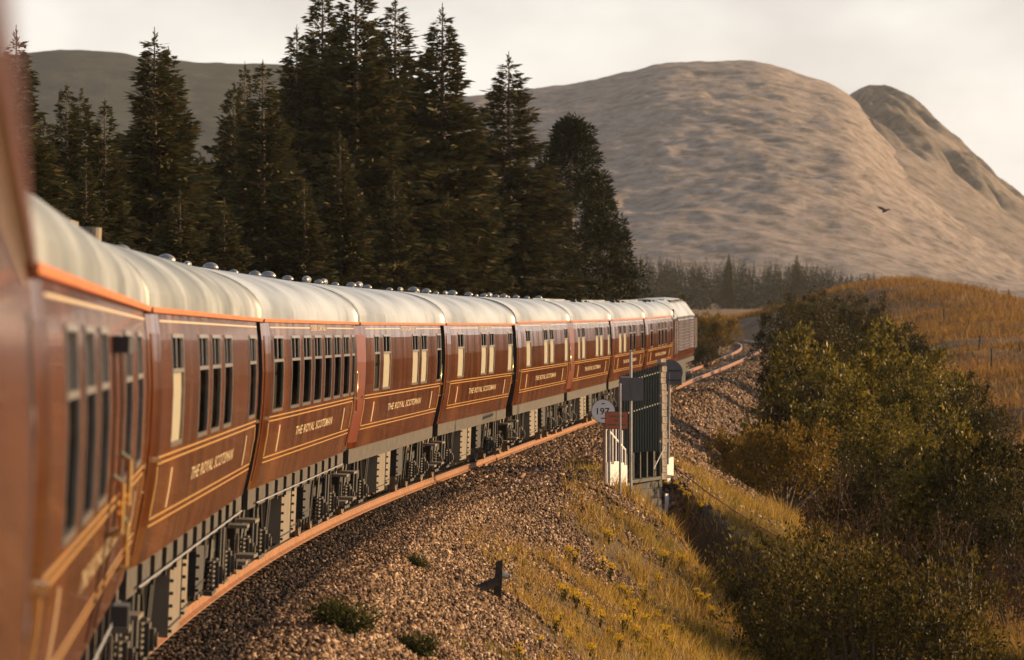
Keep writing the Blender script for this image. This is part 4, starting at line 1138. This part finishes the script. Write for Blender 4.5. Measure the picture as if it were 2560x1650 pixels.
def shrub(seed, Rr, H, nleaf, leaf, mat, lumps=14, droop=0.0, twigs=40, stem='bark_birch'):
    g = np.random.default_rng(seed); limbs = MB(); Ps, Ds = [], []
    cs = []
    for k in range(lumps):
        az = g.uniform(0, 6.28); el = math.asin(g.uniform(0.0, 1.0)); q = g.uniform(0.55, 0.82)
        cs.append((np.array([Rr * q * math.cos(el) * math.cos(az), Rr * q * math.cos(el) * math.sin(az), H * (0.10 + 0.80 * q * math.sin(el))]), Rr * g.uniform(0.16, 0.32)))
    per = int(nleaf * 0.72 / lumps)
    for c, r in cs:
        d_ = unit(g.normal(0, 1, (per, 3)) + np.array([0, 0, 0.45])); rr = r * (0.45 + 0.55 * g.random(per) ** 0.5) * (1 + 0.25 * np.sin(d_[:, 0] * 5 + c[0] * 3) * np.cos(d_[:, 1] * 6))
        Ps.append(c + d_ * rr[:, None]); Ds.append(unit(d_ + g.normal(0, 0.7, (per, 3))))
        limbs.tube((g.normal(0, 0.12), g.normal(0, 0.12), -0.3), tuple(c * np.array([0.6, 0.6, 0.55])), 0.05 * H / 4 + 0.012, 0.03, 5, False)
        limbs.tube(tuple(c * np.array([0.6, 0.6, 0.55])), tuple(c), 0.03, 0.012, 5, False)
    pt = int(nleaf * 0.28 / twigs)
    for k in range(twigs):
        c, r = cs[g.integers(len(cs))]; d_ = unit(g.normal(0, 1, 3) + np.array([0, 0, 0.8])); a = c + d_ * r * 0.7; L_ = r * g.uniform(0.35, 0.8)
        dd = unit(d_ + g.normal(0, 0.25, 3) + np.array([0, 0, 0.3 - droop])); s = g.random(pt)
        Ps.append(a + dd * (L_ * s)[:, None] + g.normal(0, leaf * 0.7, (pt, 3))); Ds.append(unit(dd * 0.6 + g.normal(0, 0.7, (pt, 3))))
        limbs.tube(tuple(a - dd * 0.2), tuple(a + dd * L_), 0.012, 0.004, 4, False)
    P = np.concatenate(Ps); D = np.concatenate(Ds); n = len(P); N = unit(np.cross(D, g.normal(0, 1, D.shape)))
    P[:, 2] = np.maximum(P[:, 2], 0.03)
    v, f = quads_from(P, D, N, leaf * g.uniform(0.7, 1.5, n), leaf * g.uniform(0.45, 0.8, n))
    return np_mesh('foliage', v, f, mat), limbs.mesh('stems', stem)

# spruces: tip column, tip row, depth, proto, width factor, label
SP = [spruce(1, 16, 2.1, 1.0), spruce(2, 16, 2.7, 1.0), spruce(3, 16, 2.4, 0.9), spruce(4, 16, 1.9, 0.8)]
PN = [pine(5)]
TREES = [
 (40, 70, 118, 0, 1.0, 'dark spruce half hidden behind the blurred carriage edge at far left'),
 (166, 212, 150, 3, 1.0, 'left one of the small twin spruces beside the far left edge'),
 (203, 216, 153, 0, 1.0, 'right one of the small twin spruces beside the far left edge'),
 (262, 250, 150, 3, 1.0, 'short thin spruce between the small twins and the lone tall spruce'),
 (386, 74, 165, 0, 1.15, 'lone tall spruce with bare needle-thin tip standing left of centre'),
 (421, 122, 171, 3, 1.1, 'slim spruce right behind the lone tall spruce'),
 (585, 205, 186, 1, 0.95, 'leftmost spruce of the ragged trio, broad and dark'),
 (612, 158, 190, 3, 0.7, 'middle spruce of the ragged trio with dead spiky top'),
 (657, 155, 181, 3, 1.15, 'right spruce of the ragged trio with sunlit trunk'),
 (742, 68, 205, 2, 1.0, 'spruce on the left flank of the tallest clump'),
 (806, -25, 208, 1, 1.05, 'left one of the two tallest spruces cut by the top of the frame'),
 (890, -70, 204, 1, 1.1, 'right one of the two tallest spruces cut by the top of the frame'),
 (988, -6, 214, 2, 1.1, 'spruce with its tip just touching the top of the frame'),
 (1106, 14, 208, 0, 1.15, 'tall slender spruce at the right of the tallest clump'),
 (1272, 134, 236, 0, 1.3, 'lone pointed spruce right of the tallest clump'),
 (1045, 190, 222, 1, 1.0, 'lower spruce filling the gap left of the tall slender spruce'),
 (1190, 345, 225, 1, 0.9, 'low spruce between the tall slender one and the lone pointed one'),
 (940, 130, 218, 2, 1.0, 'dark spruce deep in the middle of the tallest clump'),
 (700, 300, 196, 1, 0.9, 'low bushy spruce between the ragged trio and the tallest clump'),
 (500, 380, 188, 1, 0.9, 'low spruce between the lone tall spruce and the ragged trio'),
 (320, 330, 172, 2, 0.9, 'low spruce just left of the lone tall spruce'),
 (110, 290, 140, 1, 0.9, 'low dark spruce in front of the small twins'),
 (850, 330, 190, 2, 1.0, 'bushy lower spruce in front of the two tallest spruces'),
 (1120, 480, 205, 2, 1.0, 'low front spruce below the tall slender spruce'),
 (985, 430, 195, 1, 1.0, 'low front spruce at the middle of the clump'),
 (560, 500, 165, 2, 1.0, 'low front spruce below the ragged trio'),
 (450, 480, 150, 3, 1.2, 'short front spruce just right of the lone tall spruce'),
 (760, 450, 180, 3, 1.2, 'short front spruce below the left flank of the tallest clump'),
 (215, 400, 135, 1, 0.9, 'short front spruce below the small twins'),
]
def tree_copy(name, meshes, loc, sc, rz, label, cat, group, names=('crown', 'trunk')):
    o = empty(name, loc); o.scale = sc; o.rotation_euler = (0, 0, rz); tag(o, label, cat, group)
    for nm, me in zip(names, meshes): ob(nm, me, o)
    return o
rt_ = random.Random(9)
for px, py, d, pi_, wf, lab in TREES:
    x = (px - 1280) / F * d; zt = HC + (YH - py) / F * d; zg = gz(x, d); hgt = zt - zg
    s = hgt / 16.2; w = 1.5 * wf * max(s, 0.62)
    tree_copy('spruce_tree', SP[pi_], (x, d, zg), (w, w, s), rt_.uniform(0, 6.28), lab, 'tree', 'spruces behind the train')
for px, py, d, wf, lab in ((1428, 305, 250, 1.0, 'dense rounded dark pine at the right end of the tree line'), (1500, 470, 255, 0.85, 'lower dark pine on the right flank of the dense rounded pine'), (1360, 420, 243, 0.8, 'dark pine tucked between the lone pointed spruce and the rounded pine'), (1545, 610, 262, 0.7, 'low small pine at the right foot of the tree line')):
    x = (px - 1280) / F * d; zt = HC + (YH - py) / F * d; zg = gz(x, d); s = (zt - zg) / 13.0
    tree_copy('pine_tree', PN[0], (x, d, zg), (s * wf * 1.45, s * wf * 1.45, s), rt_.uniform(0, 6.28), lab, 'tree', 'pines behind the train')
# far forest: one mass beyond the bend
g = np.random.default_rng(77); V_, F_ = [], []; base = 0
prof_x = [1500, 1600, 1750, 1830, 1900, 1990, 2060, 2130, 2210, 2300]; prof_y = [640, 640, 655, 648, 665, 655, 672, 685, 692, 730]
for k in range(620):
    px = g.uniform(1480, 2215); d = g.uniform(1180, 1640); ty = np.interp(px, prof_x, prof_y) + g.normal(6, 10) + (0 if d < 1300 else 4)
    x = (px - 1280) / F * d; zg = float(NB(d)) - 0.5; hgt = max(4.0, HC + (YH - ty) / F * d - zg); r0 = hgt * g.uniform(0.12, 0.17)
    nn_ = 120; t = g.random(nn_) ** 0.8; az = g.uniform(0, 6.28, nn_); rr = r0 * (1 - t) * g.uniform(0.3, 1.1, nn_) + 0.05
    P = np.stack([x + rr * np.cos(az) * 0.6, d + rr * np.sin(az) * 0.6, zg + hgt * t], 1)
    D = unit(np.stack([np.cos(az), np.sin(az), g.normal(0.05, .35, nn_)], 1)); N = unit(np.cross(D, g.normal(0, 1, D.shape)))
    v, f = quads_from(P, D, N, g.uniform(0.9, 1.9, nn_) * (1.1 - t), g.uniform(0.45, 0.9, nn_) * (1.1 - 0.7 * t))
    V_.append(v); F_.append(f + base); base += len(v)
tag(ob('far_forest', np_mesh('far_forest', np.concatenate(V_), np.concatenate(F_), 'needles_far')), 'distant conifer plantation below the mountain', 'forest', kind='stuff')
for px, py, d, lab in ((1992, 636, 1175, 'tallest pointed spruce rising above the distant plantation'), (1822, 634, 1172, 'spruce standing proud near the middle of the distant plantation'), (2440, 712, 620, 'leftmost tiny dark conifer on the right moor skyline'), (2490, 718, 620, 'middle tiny dark conifer on the right moor skyline'), (2522, 722, 620, 'rightmost tiny dark conifer on the right moor skyline')):
    x = (px - 1280) / F * d; zg = gz(x, d); s = max(0.15, (HC + (YH - py) / F * d - zg) / 16.2)
    tree_copy('distant_conifer', SP[1], (x, d, zg), (s, s, s), rt_.uniform(0, 6), lab, 'tree', 'single conifers in the distance')

# shrubs: px centre, py top, py base or None, depth, half width px, kind
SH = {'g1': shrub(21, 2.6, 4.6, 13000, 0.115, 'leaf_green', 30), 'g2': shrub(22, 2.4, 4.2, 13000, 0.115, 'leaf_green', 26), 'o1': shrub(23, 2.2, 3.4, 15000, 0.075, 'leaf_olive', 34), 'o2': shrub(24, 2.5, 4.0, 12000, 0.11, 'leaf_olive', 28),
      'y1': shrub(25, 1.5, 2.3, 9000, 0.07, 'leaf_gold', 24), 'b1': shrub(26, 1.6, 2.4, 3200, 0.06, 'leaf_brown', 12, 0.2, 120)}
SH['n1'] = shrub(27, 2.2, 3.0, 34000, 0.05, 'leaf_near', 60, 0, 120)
SHD = {'n1': (2.2, 3.0), 'g1': (2.6, 4.6), 'g2': (2.4, 4.2), 'o1': (2.2, 3.4), 'o2': (2.5, 4.0), 'y1': (1.5, 2.3), 'b1': (1.6, 2.4)}
SHRUBS = [
 (2165, 1255, 93, 215, 'n1', 'big rounded olive bush at lower right, nearest to the camera'),
 (2010, 1275, 98, 110, 'n1', 'olive bush wedged against the embankment left of the nearest bush'),
 (2400, 985, 118, 125, 'g2', 'tall yellow-green bush column left of the right frame edge'),
 (2300, 1130, 128, 120, 'o2', 'dim olive bush between the tall column and the bright willows'),
 (2540, 980, 116, 110, 'o2', 'dark bush cut by the right frame edge'),
 (1955, 970, 139, 95, 'y1', 'golden autumn bush on the bank below the rails'),
 (1890, 1000, 146, 60, 'y1', 'small golden bush hugging the bank left of the larger golden one'),
 (2060, 750, 172, 140, 'g1', 'bright green willow, leftmost and tallest of the lit willows'),
 (2195, 768, 176, 130, 'g2', 'bright green willow in the middle of the lit willows'),
 (2330, 815, 168, 130, 'g1', 'bright green willow at the right of the lit willows'),
 (2120, 900, 156, 120, 'g2', 'lower lit willow in front of the tallest willow'),
 (2270, 960, 150, 120, 'g1', 'lower lit willow facing the moor slope'),
 (2420, 930, 160, 90, 'o1', 'olive bush below the fence posts'),
 (2045, 880, 165, 80, 'o2', 'shadowed bush between the rails and the willows'),
 (2045, 785, 215, 80, 'o2', 'dark bush right of the bend in the rails'),
 (1990, 800, 250, 40, 'o1', 'low dark bush just right of the bend in the rails, beside the hedge'),
 (1965, 722, 290, 75, 'o2', 'dark bush in the hedge below the distant plantation, leftmost'),
 (2020, 704, 300, 95, 'o1', 'dark bush in the hedge below the distant plantation, second from left'),
 (2070, 700, 305, 100, 'o2', 'dark bush in the hedge below the distant plantation, third from left'),
 (2160, 712, 295, 95, 'o1', 'dark bush in the hedge at the foot of the moor hill'),
 (2240, 755, 260, 85, 'o2', 'olive bush above the middle willow'),
 (2130, 755, 240, 105, 'o2', 'shaded olive bush behind the tallest willow'),
 (2080, 750, 235, 90, 'o1', 'shaded olive bush behind the willows near the bend'),
 (2360, 880, 195, 70, 'o2', 'olive bush right of the willows under the moor edge'),
 (2080, 1120, 120, 110, 'b1', 'tangle of brown twigs in the dark hollow'),
 (2200, 1190, 112, 110, 'b1', 'tangle of brown twigs behind the nearest bush'),
 (2430, 1270, 104, 130, 'b1', 'reddish brown bramble thicket right of the nearest bush'),
 (2530, 1330, 100, 100, 'b1', 'reddish brown bramble thicket at the right frame edge'),
 (2330, 1240, 108, 100, 'b1', 'reddish brown bramble thicket above the nearest bush'),
 (2200, 1080, 138, 110, 'o2', 'dark olive bush at the centre of the hollow'),
 (2050, 1060, 142, 80, 'o1', 'dark olive bush behind the larger golden bush'),
 (2480, 1150, 110, 90, 'o1', 'dark olive bush in front of the frame-edge bush'),
 (1800, 762, 345, 55, 'y1', 'tawny bush beyond the locomotive on the left of the bend'),
 (1755, 745, 350, 45, 'y1', 'brown-gold bush beyond the locomotive, nearer the spruces'),
 (1715, 770, 330, 45, 'o1', 'dark bush right behind the locomotive roof'),
 (1765, 838, 268, 28, 'o1', 'small green mound bush left of the empty rails'),
 (1650, 700, 340, 70, 'o2', 'dark bush between the pines and the distant plantation'),
 (1580, 690, 320, 60, 'o2', 'dark bush at the foot of the rightmost pine'),
]
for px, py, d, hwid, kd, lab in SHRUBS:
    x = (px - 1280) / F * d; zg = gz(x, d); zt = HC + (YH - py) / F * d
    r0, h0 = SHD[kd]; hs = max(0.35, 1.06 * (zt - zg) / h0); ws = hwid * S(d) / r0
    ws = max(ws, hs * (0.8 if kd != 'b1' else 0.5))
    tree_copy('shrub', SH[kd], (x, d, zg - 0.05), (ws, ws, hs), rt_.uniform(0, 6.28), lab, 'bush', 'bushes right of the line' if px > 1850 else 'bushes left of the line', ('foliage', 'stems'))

# ------------------------------------------------------------------ ballast stones
def in_view(x, y, mpx=130):
    px = 1280 + x / y * F; return (px > -mpx) & (px < 2560 + mpx + 350)
def stones(n, ymin, ymax, umin, umax, smin, smax_, seed, keep=None):
    g = np.random.default_rng(seed)
    y = g.uniform(ymin, ymax, n); u = g.uniform(umin, umax, n); x = xc(y) + u
    k = in_view(x, y) & (g.random(n) < ballast_amount(x, y) * 0.97 + 0.03)
    z0 = ground_z(x, y); pyy = YH - (z0 - HC) / y * F; k &= pyy < 1780
    k &= ~((np.abs(u) < 0.9) & (np.abs(u) > 0.62))
    x, y, z0 = x[k], y[k], z0[k]; n = len(x)
    base = np.array([(1, 0, 0), (-1, 0, 0), (0, 1, 0), (0, -1, 0), (0, 0, 1), (0, 0, -1)], float) * 0.68
    s = g.uniform(smin, smax_, n) ** 1.0
    V = (base[None] * (1 + g.normal(0, 0.18, (n, 6, 3))) + g.normal(0, 0.13, (n, 6, 3))) * np.stack([s * g.uniform(0.8, 1.35, n), s * g.uniform(0.8, 1.35, n), s * g.uniform(0.55, 0.95, n)], 1)[:, None, :]
    q = unit(g.normal(0, 1, (n, 4))); w_, a_, b_, c_ = q.T
    Rm = np.stack([np.stack([1 - 2 * (b_ * b_ + c_ * c_), 2 * (a_ * b_ - c_ * w_), 2 * (a_ * c_ + b_ * w_)], -1), np.stack([2 * (a_ * b_ + c_ * w_), 1 - 2 * (a_ * a_ + c_ * c_), 2 * (b_ * c_ - a_ * w_)], -1), np.stack([2 * (a_ * c_ - b_ * w_), 2 * (b_ * c_ + a_ * w_), 1 - 2 * (a_ * a_ + b_ * b_)], -1)], 1)
    V = np.einsum('nij,nkj->nki', Rm, V)
    V += np.stack([x, y, z0 + s * 0.12], 1)[:, None, :]
    f0 = np.array([(0, 2, 4), (2, 1, 4), (1, 3, 4), (3, 0, 4), (2, 0, 5), (1, 2, 5), (3, 1, 5), (0, 3, 5)])
    Fc = (np.arange(n) * 6)[:, None, None] + f0[None]
    return V.reshape(-1, 3), Fc.reshape(-1, 3)
V1, F1 = stones(150000, 37, 108, 1.75, 9.0, 0.036, 0.072, 5)
V0, F0 = stones(24000, 37, 118, 0.9, 2.0, 0.036, 0.07, 15)  # stones beside the rail, with shade painted into them
tag(ob('oily_ballast_stones', np_mesh('oily_ballast_stones', V0, F0, 'ballast_oily')), 'ballast coloured dark for the shade close beside the near rail', 'ballast', kind='stuff')
V2, F2 = stones(52000, 100, 175, 0.9, 10.5, 0.06, 0.12, 6)
V3, F3 = stones(16000, 40, 120, -3.0, 0.62, 0.05, 0.085, 7)
V4, F4 = stones(38000, 165, 360, -2.4, 9.5, 0.07, 0.14, 8)
nV = [0, len(V1), len(V1) + len(V2), len(V1) + len(V2) + len(V3)]
tag(ob('ballast_stones', np_mesh('ballast_stones', np.concatenate([V1, V2, V3, V4]), np.concatenate([F1, F2 + nV[1], F3 + nV[2], F4 + nV[3]]), 'ballast')), 'brown crushed stone ballast along the track', 'ballast', kind='stuff')

# ------------------------------------------------------------------ grass
def blades(x, y, hgt, wid, seed, lean=0.35):
    g = np.random.default_rng(seed); n = len(x); z = ground_z(x, y)
    az = g.uniform(0, 6.28, n); w = np.stack([np.cos(az), np.sin(az), np.zeros(n)], 1) * (wid / 2)[:, None]
    l_ = np.stack([g.normal(0, lean, n), g.normal(0, lean, n), np.ones(n)], 1)
    l2 = l_ + np.stack([g.normal(0, lean, n), g.normal(0, lean, n), -0.1 * np.ones(n)], 1)
    P = np.stack([x, y, z - 0.02], 1); mid = P + l_ * (hgt * 0.5)[:, None]; tip = mid + l2 * (hgt * 0.5)[:, None]
    V = np.stack([P - w, P + w, mid + w * 0.7, mid - w * 0.7, tip, tip], 1)
    V = np.stack([P - w, P + w, mid + w * 0.75, mid - w * 0.75, tip + w * 0.12, tip - w * 0.12], 1).reshape(-1, 3)
    b = (np.arange(n) * 6)[:, None]
    Fc = np.concatenate([b + np.array([[0, 1, 2, 3]]), b + np.array([[3, 2, 4, 5]])], 1).reshape(-1, 4)
    return V, Fc
def scatter(n, ymin, ymax, umin, umax, seed, prob, clump=0.0, per=1):
    g = np.random.default_rng(seed); y = g.uniform(ymin, ymax, n); u = g.uniform(umin, umax, n); x = xc(y) + u
    k = g.random(n) < prob(x, y, u); x, y = x[k], y[k]
    if per > 1:
        x = np.repeat(x, per) + g.normal(0, clump, len(x) * per); y = np.repeat(y, per) + g.normal(0, clump, len(y) * per)
    k = in_view(x, y, 160) & (gully(x, y) < 0.75)
    z = ground_z(x, y); k &= (YH - (z - HC) / y * F) < 1850
    return x[k], y[k]
pg = lambda x, y, u: np.clip(1.12 - ballast_amount(x, y) * 1.12, 0.0, 1) * (0.22 + 0.78 * sstep(-0.25, 0.25, fbm(x, y, 1.4, 3, 61)))
pgr = lambda x, y, u: np.clip(1.1 - ballast_amount(x, y) * 1.07, 0, 1) * sstep(0.0, 0.5, fbm(x, y, 3.2, 2, 65))
g = np.random.default_rng(3)
x, y = scatter(70000, 44, 152, 3.0, 19, 101, pg, 0.06, 8)
v, f = blades(x, y, g.uniform(0.10, 0.40, len(x)) * (1.05 + 0.75 * fbm(x, y, 0.9, 2, 66)), g.uniform(0.008, 0.018, len(x)), 1)
tag(ob('straw_grass', np_mesh('straw_grass', v, f, 'grass_straw')), 'dry straw-coloured grass on the embankment', 'grass', kind='stuff')
x, y = scatter(26000, 44, 152, 3.5, 16, 102, pgr, 0.06, 9)
v, f = blades(x, y, g.uniform(0.08, 0.25, len(x)), g.uniform(0.008, 0.02, len(x)), 2)
tag(ob('green_grass', np_mesh('green_grass', v, f, 'grass_green')), 'short green grass tufts on the embankment', 'grass', kind='stuff')
x, y = scatter(26000, 60, 150, 9.5, 26, 103, lambda x, y, u: 0.25 + 0.75 * sstep(-0.2, 0.4, fbm(x, y, 3, 3, 71)), 0.1, 8)
v, f = blades(x, y, g.uniform(0.25, 0.75, len(x)), g.uniform(0.012, 0.024, len(x)), 3, 0.25)
tag(ob('rusty_grass', np_mesh('rusty_grass', v, f, 'grass_orange')), 'tall rusty orange grass at the foot of the embankment', 'grass', kind='stuff')
x, y = scatter(46000, 170, 470, 8, 46, 104, lambda x, y, u: 0.35 + 0.65 * sstep(-0.25, 0.3, fbm(x, y, 9, 3, 73)), 0.35, 5)
v, f = blades(x, y, g.uniform(0.2, 0.7, len(x)) * (1 + 0.6 * fbm(x, y, 5, 2, 88)), g.uniform(0.025, 0.06, len(x)), 4, 0.35)
tag(ob('moor_grass', np_mesh('moor_grass', v, f, 'grass_orange')), 'orange moor grass on the slope beyond the bushes', 'grass', kind='stuff')

# weeds and ragwort ---------------------------------------------------------
def ragwort(seed):
    g = np.random.default_rng(seed); st = MB(); P, D, PL, DL = [], [], [], []
    for k in range(7):
        az = g.uniform(0, 6.28); r = g.uniform(0.03, 0.2); h = g.uniform(0.38, 0.66); tip = np.array([r * math.cos(az), r * math.sin(az), h])
        st.tube((0, 0, -0.05), tuple(tip), 0.009, 0.006, 4, False)
        n = 34; a = g.uniform(0, 6.28, n); rr = 0.10 * np.sqrt(g.random(n))
        P.append(tip + np.stack([rr * np.cos(a), rr * np.sin(a), g.normal(0, 0.02, n)], 1)); D.append(unit(g.normal(0, 1, (n, 3)) + np.array([0, 0, .4])))
        n = 9; s = g.uniform(0.05, 0.85, n); PL.append(tip * s[:, None]); DL.append(unit(g.normal(0, 1, (n, 3)) + np.array([0, 0, 0.3])))
    def q(P, D, a, b):
        P = np.concatenate(P); D = np.concatenate(D); n = len(P); return quads_from(P, D, unit(np.cross(D, g.normal(0, 1, D.shape))), g.uniform(a, b, n), g.uniform(a, b, n) * 0.7)
    v, f = q(P, D, 0.025, 0.05); fl = np_mesh('flower_head', v, f, 'flower_yellow')
    v, f = q(PL, DL, 0.05, 0.12); lv = np_mesh('leaves', v, f, 'weed_green')
    return fl, lv, st.mesh('stem', 'weed_green')
RG = [ragwort(41), ragwort(42), ragwort(43)]
rg_px = [(1600, 1175), (1625, 1178), (1650, 1190), (1668, 1200), (1690, 1205), (1705, 1218), (1718, 1232), (1640, 1172), (1752, 1262), (1828, 1320), (1862, 1345), (1878, 1355), (1898, 1362), (1420, 1385), (1435, 1392), (1505, 1405), (1515, 1330), (1522, 1338), (1525, 1425), (1550, 1475), (1568, 1490), (1580, 1500), (1595, 1505), (1610, 1488), (1632, 1490), (1560, 1510), (1585, 1530), (1610, 1545), (1640, 1540), (1662, 1545), (1700, 1395), (1715, 1402), (1740, 1490), (1760, 1500), (1780, 1530), (1830, 1450), (1850, 1462), (1890, 1480), (1905, 1470), (1930, 1500), (1870, 1540), (1950, 1620), (1860, 1625), (1480, 1630), (1300, 1640), (1830, 1610), (1660, 1395), (1645, 1450), (1560, 1560), (1590, 1585), (1625, 1600), (1660, 1580), (1545, 1610), (1680, 1610), (1700, 1560), (1720, 1590), (1610, 1625), (1410, 1480), (1440, 1500), (1470, 1520), (1500, 1545), (1520, 1575), (1390, 1560), (1350, 1600), (1420, 1600), (1450, 1570), (1750, 1440), (1790, 1455), (1760, 1570), (1800, 1590)]
for k, (px, py) in enumerate(rg_px):
    hx = hit(px, py + 26); s = rt_.uniform(0.36, 0.62)
    if px < 1735 and py < 1240: s *= 0.9
    tree_copy('ragwort_plant', RG[k % 3], hx, (s, s, s), rt_.uniform(0, 6), 'yellow ragwort lining the crest of the bank below the white boards' if px < 1735 and py < 1250 else 'yellow ragwort overhanging the dark ravine beside the nearest bush' if px > 1735 and py < 1400 else 'yellow ragwort in the dense patch low on the grassy slope' if py > 1455 and px < 1720 else 'yellow ragwort low on the slope just left of the nearest bush' if px >= 1720 else 'yellow ragwort where ballast and grass meet halfway up the slope', 'wildflower', 'ragwort on the embankment', ('flower_head', 'leaves', 'stem'))
WD = shrub(61, 0.55, 0.30, 1300, 0.045, 'weed_green', 22, 0, 60, 'weed_green')
for px, py, s, lab in ((850, 1575, 1.0, 'largest dark green weed clump, low in the ballast at bottom centre'), (1045, 1640, 0.8, 'dark green weed clump at the bottom frame edge'), (1040, 1420, 0.55, 'small dark weed clump in the ballast left of the stump')):
    hx = hit(px, py); tree_copy('weed_clump', WD, hx, (s, s, s), rt_.uniform(0, 6), lab, 'weed', 'weeds in the ballast', ('foliage', 'stems'))

# ------------------------------------------------------------------ air
hz = MB().box((0, 3150, 150), (8200, 6600, 330)).build('haze', 'stone')
tag(hz, 'thin warm haze in the air of the valley', 'haze', kind='stuff')
m = bpy.data.materials.new('haze_air'); m.use_nodes = True; nt = m.node_tree; nt.nodes.clear()
o_ = nt.nodes.new('ShaderNodeOutputMaterial'); pv = nt.nodes.new('ShaderNodeVolumePrincipled')
pv.inputs['Color'].default_value = (0.92, 0.92, 0.90, 1); pv.inputs['Density'].default_value = 0.000045; pv.inputs['Anisotropy'].default_value = 0.3
nt.links.new(pv.outputs['Volume'], o_.inputs['Volume'])
hz.data.materials.clear(); hz.data.materials.append(m)
